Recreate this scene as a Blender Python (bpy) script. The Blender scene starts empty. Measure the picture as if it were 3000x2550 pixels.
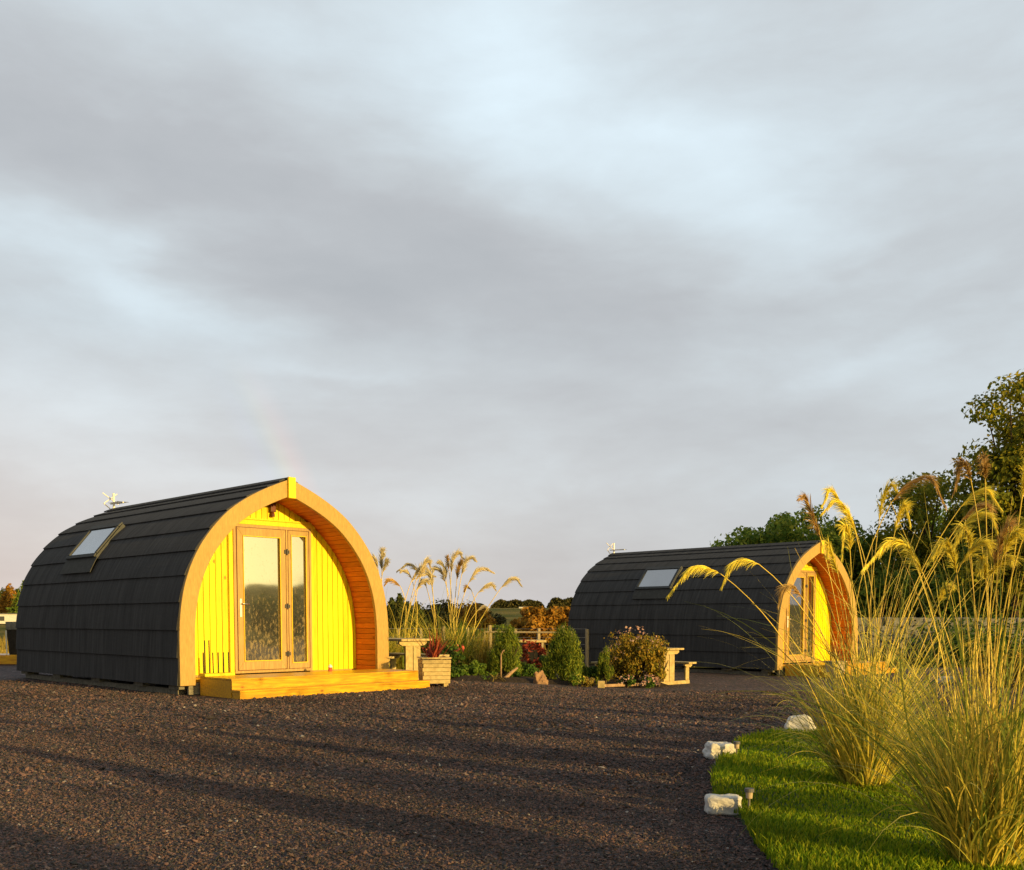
import bpy, math, random
import numpy as np
from mathutils import Vector, Matrix, noise as mn

random.seed(7); RNG = np.random.default_rng(7)
sc = bpy.context.scene
COL = sc.collection
R = math.radians
PITCH = math.atan(185/3000)
CAMZ = 1.0
SUN_AZ, SUN_EL = R(131), R(7.8)       # azimuth measured clockwise from +Y (the view direction)

# ------------------------------------------------------------------ helpers
def at(px, py, Y):
    """world point seen at photo pixel (px,py) at distance Y in front of the camera"""
    dx = (px-1500)/3000; dy = -(py-2000)/3000
    cp, sp = math.cos(PITCH), math.sin(PITCH)
    d = Vector((dx, cp+dy*sp, -sp+dy*cp))
    d *= Y/d.y
    return Vector((d.x, d.y, CAMZ+d.z))

def sstep(t):
    t = np.clip(t, 0, 1); return t*t*(3-2*t)
def ground_np(X, Y):
    z = -0.05 - 0.23*sstep((X+1.5)/4)*sstep((Y-12)/8)
    return z
def gz(x, y): return float(ground_np(np.float64(x), np.float64(y)))

def tag(o, label=None, cat=None, group=None, kind=None):
    if label: o['label'] = label
    if cat: o['category'] = cat
    if group: o['group'] = group
    if kind: o['kind'] = kind
    return o
def empty(name, loc, rz=0, label=None, cat=None, group=None):
    o = bpy.data.objects.new(name, None); COL.objects.link(o)
    o.location = loc; o.rotation_euler = (0, 0, rz); o.empty_display_size = .1
    return tag(o, label, cat, group)
def copy_tree(o, parent=None):
    c = o.copy(); COL.objects.link(c)
    if parent is not None: c.parent = parent
    for ch in list(o.children): copy_tree(ch, c)
    return c

class MB:
    def __init__(s): s.v = []; s.f = []
    def add(s, vs, fs):
        b = len(s.v); s.v += [tuple(p) for p in vs]; s.f += [tuple(i+b for i in f) for f in fs]; return s
    def box(s, c, d, M=None, taper=None):
        x, y, z = d[0]/2, d[1]/2, d[2]/2; t = taper or 1
        p = [(-x*t,-y*t,-z),(x*t,-y*t,-z),(x*t,y*t,-z),(-x*t,y*t,-z),(-x,-y,z),(x,-y,z),(x,y,z),(-x,y,z)]
        p = [Vector(q) for q in p]
        if M is not None: p = [M @ q for q in p]
        p = [q+Vector(c) for q in p]
        return s.add(p, [(3,2,1,0),(4,5,6,7),(0,1,5,4),(1,2,6,5),(2,3,7,6),(3,0,4,7)])
    def prism(s, poly, y0, y1):
        """poly: list of (x,z) counter-clockwise seen from -y; extruded y0..y1"""
        n = len(poly)
        vs = [(x, y0, z) for x, z in poly]+[(x, y1, z) for x, z in poly]
        fs = [tuple(range(n)), tuple(range(2*n-1, n-1, -1))]
        fs += [(i, i+n, (i+1) % n+n, (i+1) % n) for i in range(n)]
        return s.add(vs, fs)
    def tube(s, pts, rad, n=6, cap=True):
        pts = [Vector(p) for p in pts]; rings = []
        if not hasattr(rad, '__len__'): rad = [rad]*len(pts)
        up = None
        vs = []
        for i, p in enumerate(pts):
            t = (pts[min(i+1, len(pts)-1)]-pts[max(i-1, 0)])
            t = t.normalized() if t.length > 1e-9 else Vector((0,0,1))
            if up is None: up = t.orthogonal().normalized()
            up = (up-t*up.dot(t)); up = up.normalized() if up.length > 1e-6 else t.orthogonal().normalized()
            w = t.cross(up)
            for k in range(n):
                a = 2*math.pi*k/n
                vs.append(p+(up*math.cos(a)+w*math.sin(a))*rad[i])
        fs = []
        for i in range(len(pts)-1):
            for k in range(n):
                fs.append((i*n+k, i*n+(k+1) % n, (i+1)*n+(k+1) % n, (i+1)*n+k))
        if cap:
            fs.append(tuple(range(n-1, -1, -1))); fs.append(tuple((len(pts)-1)*n+k for k in range(n)))
        return s.add(vs, fs)
    def build(s, name, mat, parent=None, smooth=False, loc=None, bevel=0):
        me = bpy.data.meshes.new(name); me.from_pydata(s.v, [], s.f); me.update()
        if smooth: me.polygons.foreach_set('use_smooth', [True]*len(me.polygons))
        me.materials.append(mat)
        o = bpy.data.objects.new(name, me); COL.objects.link(o)
        if parent is not None: o.parent = parent
        if loc is not None: o.location = loc
        if bevel:
            m = o.modifiers.new('bevel', 'BEVEL'); m.width = bevel; m.segments = 2; m.limit_method = 'ANGLE'
        return o

def np_mesh(name, V, F, mat, parent=None, smooth=False):
    """V (N,3), F (M,k) all faces the same size"""
    V = np.ascontiguousarray(V, dtype=np.float32); F = np.ascontiguousarray(F, dtype=np.int32)
    me = bpy.data.meshes.new(name); m, k = F.shape
    me.vertices.add(len(V)); me.vertices.foreach_set('co', V.ravel())
    me.loops.add(m*k); me.loops.foreach_set('vertex_index', F.ravel())
    me.polygons.add(m); me.polygons.foreach_set('loop_start', np.arange(m, dtype=np.int32)*k)
    me.polygons.foreach_set('loop_total', np.full(m, k, dtype=np.int32))
    me.polygons.foreach_set('use_smooth', np.full(m, smooth, dtype=bool))
    me.update(calc_edges=True); me.materials.append(mat)
    o = bpy.data.objects.new(name, me); COL.objects.link(o)
    if parent is not None: o.parent = parent
    return o

# ------------------------------------------------------------------ materials
def newmat(name):
    m = bpy.data.materials.new(name); m.use_nodes = True
    nt = m.node_tree; nt.nodes.clear()
    out = nt.nodes.new('ShaderNodeOutputMaterial'); b = nt.nodes.new('ShaderNodeBsdfPrincipled')
    nt.links.new(b.outputs[0], out.inputs[0])
    return m, nt, b, out
def N(nt, t, **kw):
    n = nt.nodes.new(t)
    for k, v in kw.items():
        if k in n.inputs.keys() if isinstance(k, str) else False: n.inputs[k].default_value = v
        else: setattr(n, k, v)
    return n
def rgba(c): return (c[0], c[1], c[2], 1)

def pm(name, c1, c2, scale=8, rough=.8, bump=.2, bscale=None, stretch=(1,1,1), c3=None, spec=.3, detail=6, metallic=0, bdist=.01, lo=.35, hi=.65):
    m, nt, b, out = newmat(name)
    tc = N(nt, 'ShaderNodeTexCoord'); mp = N(nt, 'ShaderNodeMapping'); mp.inputs['Scale'].default_value = stretch
    nt.links.new(tc.outputs['Object'], mp.inputs[0])
    n1 = N(nt, 'ShaderNodeTexNoise'); n1.inputs['Scale'].default_value = scale; n1.inputs['Detail'].default_value = detail
    n1.inputs['Roughness'].default_value = .6
    nt.links.new(mp.outputs[0], n1.inputs['Vector'])
    cr = N(nt, 'ShaderNodeValToRGB'); e = cr.color_ramp.elements
    e[0].position = lo; e[0].color = rgba(c1); e[1].position = hi; e[1].color = rgba(c2)
    nt.links.new(n1.outputs['Fac'], cr.inputs[0]); colo = cr.outputs[0]
    if c3:
        n3 = N(nt, 'ShaderNodeTexNoise'); n3.inputs['Scale'].default_value = scale*.23; n3.inputs['Detail'].default_value = 3
        nt.links.new(tc.outputs['Object'], n3.inputs['Vector'])
        r3 = N(nt, 'ShaderNodeMapRange'); r3.inputs[1].default_value = .45; r3.inputs[2].default_value = .7
        nt.links.new(n3.outputs['Fac'], r3.inputs[0])
        mx = N(nt, 'ShaderNodeMixRGB'); mx.inputs[2].default_value = rgba(c3)
        nt.links.new(r3.outputs[0], mx.inputs[0]); nt.links.new(colo, mx.inputs[1]); colo = mx.outputs[0]
    nt.links.new(colo, b.inputs['Base Color'])
    b.inputs['Roughness'].default_value = rough; b.inputs['Specular IOR Level'].default_value = spec
    b.inputs['Metallic'].default_value = metallic
    if bump:
        n2 = N(nt, 'ShaderNodeTexNoise'); n2.inputs['Scale'].default_value = bscale or scale*2; n2.inputs['Detail'].default_value = 8
        nt.links.new(mp.outputs[0], n2.inputs['Vector'])
        bp = N(nt, 'ShaderNodeBump'); bp.inputs['Strength'].default_value = bump; bp.inputs['Distance'].default_value = bdist
        nt.links.new(n2.outputs['Fac'], bp.inputs['Height']); nt.links.new(bp.outputs[0], b.inputs['Normal'])
    return m

def leafmat(name, cols, rough=.7, trans=.25, spec=.15):
    """colour picked per leaf; light passes through the leaf a little"""
    m, nt, b, out = newmat(name)
    g = N(nt, 'ShaderNodeNewGeometry'); cr = N(nt, 'ShaderNodeValToRGB'); el = cr.color_ramp.elements
    k = len(cols)
    while len(el) < k: el.new(.5)
    for i, c in enumerate(cols): el[i].position = i/(k-1) if k > 1 else 0; el[i].color = rgba(c)
    nt.links.new(g.outputs['Random Per Island'], cr.inputs[0])
    tc = N(nt, 'ShaderNodeTexCoord'); nz = N(nt, 'ShaderNodeTexNoise'); nz.inputs['Scale'].default_value = 1.3; nz.inputs['Detail'].default_value = 3
    nt.links.new(tc.outputs['Object'], nz.inputs['Vector'])
    hs = N(nt, 'ShaderNodeHueSaturation'); mr = N(nt, 'ShaderNodeMapRange'); mr.inputs[1].default_value = .3; mr.inputs[2].default_value = .7
    mr.inputs[3].default_value = .65; mr.inputs[4].default_value = 1.35
    nt.links.new(nz.outputs['Fac'], mr.inputs[0]); nt.links.new(mr.outputs[0], hs.inputs['Value']); nt.links.new(cr.outputs[0], hs.inputs['Color'])
    nt.links.new(hs.outputs[0], b.inputs['Base Color']); b.inputs['Roughness'].default_value = rough
    b.inputs['Specular IOR Level'].default_value = spec
    if trans:
        t = N(nt, 'ShaderNodeBsdfTranslucent'); nt.links.new(hs.outputs[0], t.inputs['Color'])
        ms = N(nt, 'ShaderNodeMixShader'); ms.inputs[0].default_value = trans
        nt.links.new(b.outputs[0], ms.inputs[1]); nt.links.new(t.outputs[0], ms.inputs[2]); nt.links.new(ms.outputs[0], out.inputs[0])
    return m

M = {}
M['yellow_board'] = pm('yellow_board', (.84,.66,.004), (.90,.78,.006), 14, .5, .15, 30, (6,6,.5), c3=(.84,.62,.004), spec=.2)
M['yellow_trim'] = pm('yellow_trim', (.78,.52,.02), (.88,.66,.03), 12, .5, .1, 30, (4,4,.6), spec=.2)
M['tan_wood'] = pm('tan_wood', (.40,.24,.07), (.56,.37,.12), 9, .6, .3, 24, (1.2,6,1.2), c3=(.46,.30,.11), spec=.25)
M['door_wood'] = pm('door_wood', (.34,.22,.08), (.46,.31,.11), 9, .5, .2, 30, (5,5,.5), spec=.3)
M['soffit'] = pm('soffit', (.46,.10,.012), (.62,.16,.02), 10, .5, .2, 20, (3,.6,3), spec=.25)
M['deck'] = pm('deck', (.50,.25,.016), (.74,.43,.03), 7, .32, .2, 20, (.5,5,5), c3=(.60,.28,.012), spec=.5)
M['pale_wood'] = pm('pale_wood', (.40,.30,.14), (.56,.43,.21), 9, .75, .3, 25, (1,3,3), c3=(.45,.34,.18))
M['grey_wood'] = pm('grey_wood', (.14,.13,.10), (.25,.23,.18), 9, .85, .4, 20, (2,2,2))
M['fence_wood'] = pm('fence_wood', (.28,.22,.13), (.42,.34,.22), 9, .85, .4, 20, (4,4,1))
M['dark_wood'] = pm('dark_wood', (.012,.010,.009), (.03,.026,.022), 9, .8, .3)
M['frame_grey'] = pm('frame_grey', (.07,.075,.078), (.09,.095,.10), 20, .8, .05, spec=.1)
M['flashing'] = pm('flashing', (.06,.06,.058), (.08,.08,.077), 12, .8, .1, spec=.1)
M['white_metal'] = pm('white_metal', (.75,.73,.68), (.85,.83,.78), 20, .35, .02, spec=.6)
M['dark_metal'] = pm('dark_metal', (.02,.02,.02), (.045,.04,.04), 20, .4, .05, spec=.5)
M['steel'] = pm('steel', (.5,.5,.5), (.6,.6,.6), 30, .3, .02, metallic=.9)
M['brown_lamp'] = pm('brown_lamp', (.10,.025,.01), (.16,.04,.015), 30, .4, .05, spec=.5)
M['black'] = pm('black', (.006,.006,.006), (.012,.012,.011), 10, .9, 0)
M['white_stone'] = pm('white_stone', (.55,.53,.49), (.74,.72,.68), 16, .9, .6, 45, c3=(.46,.44,.39), bdist=.005)
M['brown_stone'] = pm('brown_stone', (.22,.12,.06), (.42,.25,.13), 12, .9, .8, 25, c3=(.15,.10,.07), bdist=.015)
M['wall_stone'] = pm('wall_stone', (.11,.11,.10), (.24,.235,.22), 5, .95, .9, 14, c3=(.10,.10,.09), bdist=.03)
M['driftwood'] = pm('driftwood', (.26,.16,.09), (.42,.28,.17), 12, .85, .5, 30, (3,3,1))
M['bark'] = pm('bark', (.05,.035,.022), (.12,.08,.05), 8, .95, .8, 20, (3,3,.8), bdist=.03)
M['soil'] = pm('soil', (.018,.012,.009), (.045,.03,.02), 18, .95, .9, 40, bdist=.03)
M['white_paint'] = pm('white_paint', (.62,.62,.6), (.74,.74,.72), 4, .6, .05)
M['roof_grey'] = pm('roof_grey', (.10,.10,.11), (.16,.16,.17), 4, .8, .2)
M['terracotta'] = pm('terracotta', (.42,.33,.22), (.55,.45,.32), 15, .7, .2)

def boards(name, c1, c2, knot, stretch, rough=.5, spec=.3, kscale=3.2, var=.16, seams=None):
    """sawn timber: each board its own tone, grain along the board, scattered knots"""
    m, nt, b, out = newmat(name)
    tc = N(nt, 'ShaderNodeTexCoord'); g = N(nt, 'ShaderNodeNewGeometry')
    of = N(nt, 'ShaderNodeVectorMath', operation='SCALE'); of.inputs[0].default_value = (3.1, 1.7, 5.3); nt.links.new(g.outputs['Random Per Island'], of.inputs['Scale'])
    ad = N(nt, 'ShaderNodeVectorMath', operation='ADD'); nt.links.new(tc.outputs['Object'], ad.inputs[0]); nt.links.new(of.outputs[0], ad.inputs[1])
    mp = N(nt, 'ShaderNodeMapping'); mp.inputs['Scale'].default_value = stretch; nt.links.new(ad.outputs[0], mp.inputs[0])
    n1 = N(nt, 'ShaderNodeTexNoise'); n1.inputs['Scale'].default_value = 7; n1.inputs['Detail'].default_value = 8; n1.inputs['Distortion'].default_value = .6
    nt.links.new(mp.outputs[0], n1.inputs['Vector'])
    cr = N(nt, 'ShaderNodeValToRGB'); e = cr.color_ramp.elements
    e[0].position = .3; e[0].color = rgba(c1); e[1].position = .68; e[1].color = rgba(c2); nt.links.new(n1.outputs['Fac'], cr.inputs[0])
    ks = N(nt, 'ShaderNodeMapping'); ks.inputs['Scale'].default_value = tuple(.55+.45*min(1, v/3) for v in stretch); nt.links.new(ad.outputs[0], ks.inputs[0])
    v = N(nt, 'ShaderNodeTexVoronoi'); v.inputs['Scale'].default_value = kscale; nt.links.new(ks.outputs[0], v.inputs['Vector'])
    mr = N(nt, 'ShaderNodeMapRange'); mr.inputs[1].default_value = .03; mr.inputs[2].default_value = .085; mr.inputs[3].default_value = .85; mr.inputs[4].default_value = 0
    nt.links.new(v.outputs['Distance'], mr.inputs[0])
    mx = N(nt, 'ShaderNodeMixRGB'); mx.inputs[2].default_value = rgba(knot); nt.links.new(mr.outputs[0], mx.inputs[0]); nt.links.new(cr.outputs[0], mx.inputs[1])
    n4 = N(nt, 'ShaderNodeTexNoise'); n4.inputs['Scale'].default_value = 1.7; n4.inputs['Detail'].default_value = 5; nt.links.new(tc.outputs['Object'], n4.inputs['Vector'])
    sm = N(nt, 'ShaderNodeMath', operation='ADD'); nt.links.new(n4.outputs['Fac'], sm.inputs[0]); nt.links.new(g.outputs['Random Per Island'], sm.inputs[1])
    vr = N(nt, 'ShaderNodeMapRange'); vr.inputs[1].default_value = .4; vr.inputs[2].default_value = 1.6; vr.inputs[3].default_value = 1-var; vr.inputs[4].default_value = 1+var*.6
    nt.links.new(sm.outputs[0], vr.inputs[0])
    hs = N(nt, 'ShaderNodeHueSaturation'); nt.links.new(vr.outputs[0], hs.inputs['Value']); nt.links.new(mx.outputs[0], hs.inputs['Color'])
    nt.links.new(hs.outputs[0], b.inputs['Base Color']); b.inputs['Roughness'].default_value = rough; b.inputs['Specular IOR Level'].default_value = spec
    bp = N(nt, 'ShaderNodeBump'); bp.inputs['Strength'].default_value = .12; bp.inputs['Distance'].default_value = .003
    nt.links.new(n1.outputs['Fac'], bp.inputs['Height']); nt.links.new(bp.outputs[0], b.inputs['Normal'])
    return m
M['yellow_board'] = boards('yellow_board', (.76,.54,.004), (.90,.74,.006), (.30,.14,.01), (6,6,.45), var=.22)
M['deck'] = boards('deck', (.50,.22,.010), (.82,.46,.012), (.20,.06,.01), (.5,6,6), rough=.33, spec=.5, var=.2)
M['soffit'] = boards('soffit', (.44,.10,.010), (.64,.17,.018), (.20,.04,.01), (4,.6,4), var=.2)
M['tan_wood'] = boards('tan_wood', (.40,.245,.07), (.52,.34,.10), (.26,.15,.05), (11,6,1.5), rough=.6, kscale=1.6, var=.14)
M['pale_wood'] = boards('pale_wood', (.38,.28,.12), (.58,.45,.21), (.22,.14,.06), (2,2,2), rough=.75, var=.2)

def shingle():
    m, nt, b, out = newmat('bitumen_shingle')
    tc = N(nt, 'ShaderNodeTexCoord')
    mp = N(nt, 'ShaderNodeMapping'); mp.inputs['Scale'].default_value = (1, 9, .7)
    nt.links.new(tc.outputs['Object'], mp.inputs[0])
    n1 = N(nt, 'ShaderNodeTexNoise'); n1.inputs['Scale'].default_value = 2; n1.inputs['Detail'].default_value = 5
    nt.links.new(mp.outputs[0], n1.inputs['Vector'])
    g = N(nt, 'ShaderNodeTexNoise'); g.inputs['Scale'].default_value = 160; g.inputs['Detail'].default_value = 4
    nt.links.new(tc.outputs['Object'], g.inputs['Vector'])
    a = N(nt, 'ShaderNodeMath', operation='MULTIPLY_ADD'); a.inputs[1].default_value = .45
    nt.links.new(g.outputs['Fac'], a.inputs[0]); 
    h = N(nt, 'ShaderNodeMath', operation='MULTIPLY'); h.inputs[1].default_value = .55
    nt.links.new(n1.outputs['Fac'], h.inputs[0]); nt.links.new(h.outputs[0], a.inputs[2])
    cr = N(nt, 'ShaderNodeValToRGB'); e = cr.color_ramp.elements
    e[0].position = .36; e[0].color = (.040,.040,.042,1); e[1].position = .64; e[1].color = (.080,.079,.081,1)
    nt.links.new(a.outputs[0], cr.inputs[0]); nt.links.new(cr.outputs[0], b.inputs['Base Color'])
    b.inputs['Roughness'].default_value = .9; b.inputs['Specular IOR Level'].default_value = .15
    bp = N(nt, 'ShaderNodeBump'); bp.inputs['Strength'].default_value = .5; bp.inputs['Distance'].default_value = .006
    nt.links.new(a.outputs[0], bp.inputs['Height']); nt.links.new(bp.outputs[0], b.inputs['Normal'])
    return m
M['shingle'] = shingle()

def glass(name, mixv, dirty=True, inner=(.012,.010,.008)):
    m, nt, b, out = newmat(name)
    b.inputs['Base Color'].default_value = rgba(inner); b.inputs['Roughness'].default_value = .5
    gl = N(nt, 'ShaderNodeBsdfGlossy'); gl.inputs['Roughness'].default_value = .03; gl.inputs['Color'].default_value = (1,1,1,1)
    ms = N(nt, 'ShaderNodeMixShader'); ms.inputs[0].default_value = mixv
    tc = N(nt, 'ShaderNodeTexCoord')
    wv = N(nt, 'ShaderNodeTexNoise'); wv.inputs['Scale'].default_value = 1.6; wv.inputs['Detail'].default_value = 1
    nt.links.new(tc.outputs['Object'], wv.inputs['Vector'])
    bp = N(nt, 'ShaderNodeBump'); bp.inputs['Strength'].default_value = .3; bp.inputs['Distance'].default_value = .012
    nt.links.new(wv.outputs['Fac'], bp.inputs['Height']); nt.links.new(bp.outputs[0], gl.inputs['Normal'])
    nt.links.new(b.outputs[0], ms.inputs[1]); nt.links.new(gl.outputs[0], ms.inputs[2])
    last = ms
    if dirty:   # dried water drops and streaks low on the pane
        mp = N(nt, 'ShaderNodeMapping'); mp.inputs['Scale'].default_value = (1, 1, .45)
        nt.links.new(tc.outputs['Object'], mp.inputs[0])
        n = N(nt, 'ShaderNodeTexNoise'); n.inputs['Scale'].default_value = 32; n.inputs['Detail'].default_value = 6; n.inputs['Roughness'].default_value = .75
        nt.links.new(mp.outputs[0], n.inputs['Vector'])
        sx = N(nt, 'ShaderNodeSeparateXYZ'); nt.links.new(tc.outputs['Object'], sx.inputs[0])
        zr = N(nt, 'ShaderNodeMapRange'); zr.inputs[1].default_value = .2; zr.inputs[2].default_value = 1.75; zr.inputs[3].default_value = .17; zr.inputs[4].default_value = 0
        nt.links.new(sx.outputs['Z'], zr.inputs[0])
        ad = N(nt, 'ShaderNodeMath', operation='ADD'); nt.links.new(n.outputs['Fac'], ad.inputs[0]); nt.links.new(zr.outputs[0], ad.inputs[1])
        mr = N(nt, 'ShaderNodeMapRange'); mr.inputs[1].default_value = .6; mr.inputs[2].default_value = .70; mr.inputs[3].default_value = 0; mr.inputs[4].default_value = .5
        nt.links.new(ad.outputs[0], mr.inputs[0])
        df = N(nt, 'ShaderNodeBsdfDiffuse'); df.inputs['Color'].default_value = (.34,.27,.14,1)
        m2 = N(nt, 'ShaderNodeMixShader'); nt.links.new(mr.outputs[0], m2.inputs[0])
        nt.links.new(ms.outputs[0], m2.inputs[1]); nt.links.new(df.outputs[0], m2.inputs[2]); last = m2
    nt.links.new(last.outputs[0], out.inputs[0])
    return m
M['door_glass'] = glass('door_glass', .5)
M['roof_glass'] = glass('roof_glass', .45, dirty=False, inner=(.06,.07,.08))

def gravel_mat(name, island):
    m, nt, b, out = newmat(name)
    tc = N(nt, 'ShaderNodeTexCoord')
    if island:
        g = N(nt, 'ShaderNodeNewGeometry'); src = g.outputs['Random Per Island']
    else:
        v = N(nt, 'ShaderNodeTexVoronoi'); v.inputs['Scale'].default_value = 26
        nt.links.new(tc.outputs['Object'], v.inputs['Vector'])
        s = N(nt, 'ShaderNodeSeparateColor'); nt.links.new(v.outputs['Color'], s.inputs[0]); src = s.outputs[0]
    cr = N(nt, 'ShaderNodeValToRGB'); e = cr.color_ramp.elements; cr.color_ramp.interpolation = 'LINEAR'
    cols = [(0,(.030,.031,.035)),(.3,(.048,.045,.047)),(.55,(.086,.060,.057)),(.78,(.130,.074,.066)),(.93,(.16,.098,.086)),(.992,(.17,.13,.115)),(1,(.38,.35,.33))]
    while len(e) < len(cols): e.new(.5)
    for i, (p, c) in enumerate(cols): e[i].position = p; e[i].color = rgba(c)
    nt.links.new(src, cr.inputs[0])
    n = N(nt, 'ShaderNodeTexNoise'); n.inputs['Scale'].default_value = .55; n.inputs['Detail'].default_value = 4
    nt.links.new(tc.outputs['Object'], n.inputs['Vector'])
    mr = N(nt, 'ShaderNodeMapRange'); mr.inputs[1].default_value = .3; mr.inputs[2].default_value = .7; mr.inputs[3].default_value = .75; mr.inputs[4].default_value = 1.3
    nt.links.new(n.outputs['Fac'], mr.inputs[0])
    hs = N(nt, 'ShaderNodeHueSaturation'); nt.links.new(mr.outputs[0], hs.inputs['Value']); nt.links.new(cr.outputs[0], hs.inputs['Color'])
    nt.links.new(hs.outputs[0], b.inputs['Base Color'])
    b.inputs['Roughness'].default_value = .85; b.inputs['Specular IOR Level'].default_value = .25
    if not island:
        v2 = N(nt, 'ShaderNodeTexVoronoi'); v2.inputs['Scale'].default_value = 26
        nt.links.new(tc.outputs['Object'], v2.inputs['Vector'])
        n2 = N(nt, 'ShaderNodeTexNoise'); n2.inputs['Scale'].default_value = 60; n2.inputs['Detail'].default_value = 5
        nt.links.new(tc.outputs['Object'], n2.inputs['Vector'])
        ad = N(nt, 'ShaderNodeMath', operation='ADD'); nt.links.new(v2.outputs['Distance'], ad.inputs[0]); nt.links.new(n2.outputs['Fac'], ad.inputs[1])
        bp = N(nt, 'ShaderNodeBump'); bp.inputs['Strength'].default_value = 1; bp.inputs['Distance'].default_value = .03
        nt.links.new(ad.outputs[0], bp.inputs['Height']); nt.links.new(bp.outputs[0], b.inputs['Normal'])
    return m
M['gravel'] = gravel_mat('gravel', False); M['chips'] = gravel_mat('gravel_chip', True)

def field_mat():
    m, nt, b, out = newmat('rough_field')
    tc = N(nt, 'ShaderNodeTexCoord')
    mp = N(nt, 'ShaderNodeMapping'); mp.inputs['Scale'].default_value = (1, .35, 1); nt.links.new(tc.outputs['Object'], mp.inputs[0])
    n = N(nt, 'ShaderNodeTexNoise'); n.inputs['Scale'].default_value = .045; n.inputs['Detail'].default_value = 8; n.inputs['Roughness'].default_value = .62
    nt.links.new(mp.outputs[0], n.inputs['Vector'])
    cr = N(nt, 'ShaderNodeValToRGB'); e = cr.color_ramp.elements; e.new(.5)
    for i, (p, c) in enumerate([(.35,(.05,.075,.015)),(.5,(.12,.115,.025)),(.65,(.22,.17,.05))]): e[i].position = p; e[i].color = rgba(c)
    nt.links.new(n.outputs['Fac'], cr.inputs[0]); nt.links.new(cr.outputs[0], b.inputs['Base Color'])
    b.inputs['Roughness'].default_value = .95; b.inputs['Specular IOR Level'].default_value = .05
    n2 = N(nt, 'ShaderNodeTexNoise'); n2.inputs['Scale'].default_value = 1.5; n2.inputs['Detail'].default_value = 10; n2.inputs['Roughness'].default_value = .7
    nt.links.new(tc.outputs['Object'], n2.inputs['Vector'])
    bp = N(nt, 'ShaderNodeBump'); bp.inputs['Strength'].default_value = 1; bp.inputs['Distance'].default_value = .5
    nt.links.new(n2.outputs['Fac'], bp.inputs['Height']); nt.links.new(bp.outputs[0], b.inputs['Normal'])
    return m
M['field'] = field_mat()
M['lawn_base'] = pm('lawn_base', (.012,.03,.006), (.03,.06,.01), 30, .95, .6, 60)
M['lawn_blade'] = leafmat('lawn_blade', [(.07,.15,.006),(.15,.25,.008),(.26,.34,.010),(.38,.38,.02)], trans=.35)
M['reed_leaf'] = leafmat('reed_leaf', [(.12,.19,.03),(.24,.29,.04),(.50,.45,.06),(.78,.62,.09),(.86,.66,.12)], trans=.25, rough=.5, spec=.3)
M['reed_stem'] = leafmat('reed_stem', [(.62,.46,.08),(.80,.62,.12),(.68,.42,.10)], trans=.1, rough=.5, spec=.3)
M['plume'] = leafmat('plume', [(.78,.64,.06),(.92,.82,.14),(.85,.70,.10)], trans=.35, rough=.7)
M['plume_brown'] = leafmat('plume_brown', [(.52,.35,.12),(.60,.40,.14),(.46,.28,.10)], trans=.3, rough=.7)
M['plume_pale'] = leafmat('plume_pale', [(.70,.60,.36),(.80,.72,.48),(.62,.50,.30)], trans=.35, rough=.7)
M['tree_leaf'] = leafmat('tree_leaf', [(.08,.15,.025),(.15,.24,.035),(.25,.32,.045),(.40,.40,.05)], trans=.42)
M['tree_leaf_gold'] = leafmat('tree_leaf_gold', [(.09,.14,.02),(.24,.24,.025),(.40,.33,.025),(.14,.19,.02)], trans=.42)
M['tree_leaf_autumn'] = leafmat('tree_leaf_autumn', [(.14,.10,.018),(.36,.18,.025),(.50,.24,.03),(.22,.14,.02)], trans=.3)
M['spruce'] = leafmat('spruce', [(.03,.045,.012),(.06,.075,.018),(.11,.10,.022)], trans=.1)
M['far_wood'] = leafmat('far_wood', [(.035,.042,.015),(.06,.06,.02),(.10,.08,.025)], trans=.1)
M['dwarf_conifer'] = leafmat('dwarf_conifer', [(.06,.12,.016),(.15,.20,.024),(.30,.32,.035)], trans=.2)
M['bronze_leaf'] = leafmat('bronze_leaf', [(.10,.12,.016),(.26,.20,.024),(.42,.25,.035),(.20,.19,.02)], trans=.25)
M['lime_leaf'] = leafmat('lime_leaf', [(.06,.12,.015),(.12,.20,.025),(.20,.26,.04)], trans=.3)
M['gold_leaf'] = leafmat('gold_leaf', [(.28,.20,.04),(.42,.30,.06),(.18,.16,.04)], trans=.3)
M['green_leaf'] = leafmat('green_leaf', [(.03,.07,.012),(.06,.12,.018),(.12,.18,.03)], trans=.25)
M['red_leaf'] = leafmat('red_leaf', [(.16,.025,.015),(.30,.05,.025),(.42,.10,.05)], trans=.3)
M['red_flower'] = leafmat('red_flower', [(.45,.03,.025),(.65,.10,.06),(.7,.25,.15)], trans=.2)
M['pink_flower'] = leafmat('pink_flower', [(.60,.32,.28),(.72,.5,.42),(.5,.25,.18)], trans=.2)
M['yellow_flower'] = leafmat('yellow_flower', [(.6,.5,.05),(.7,.62,.12),(.35,.4,.05)], trans=.2)

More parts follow.
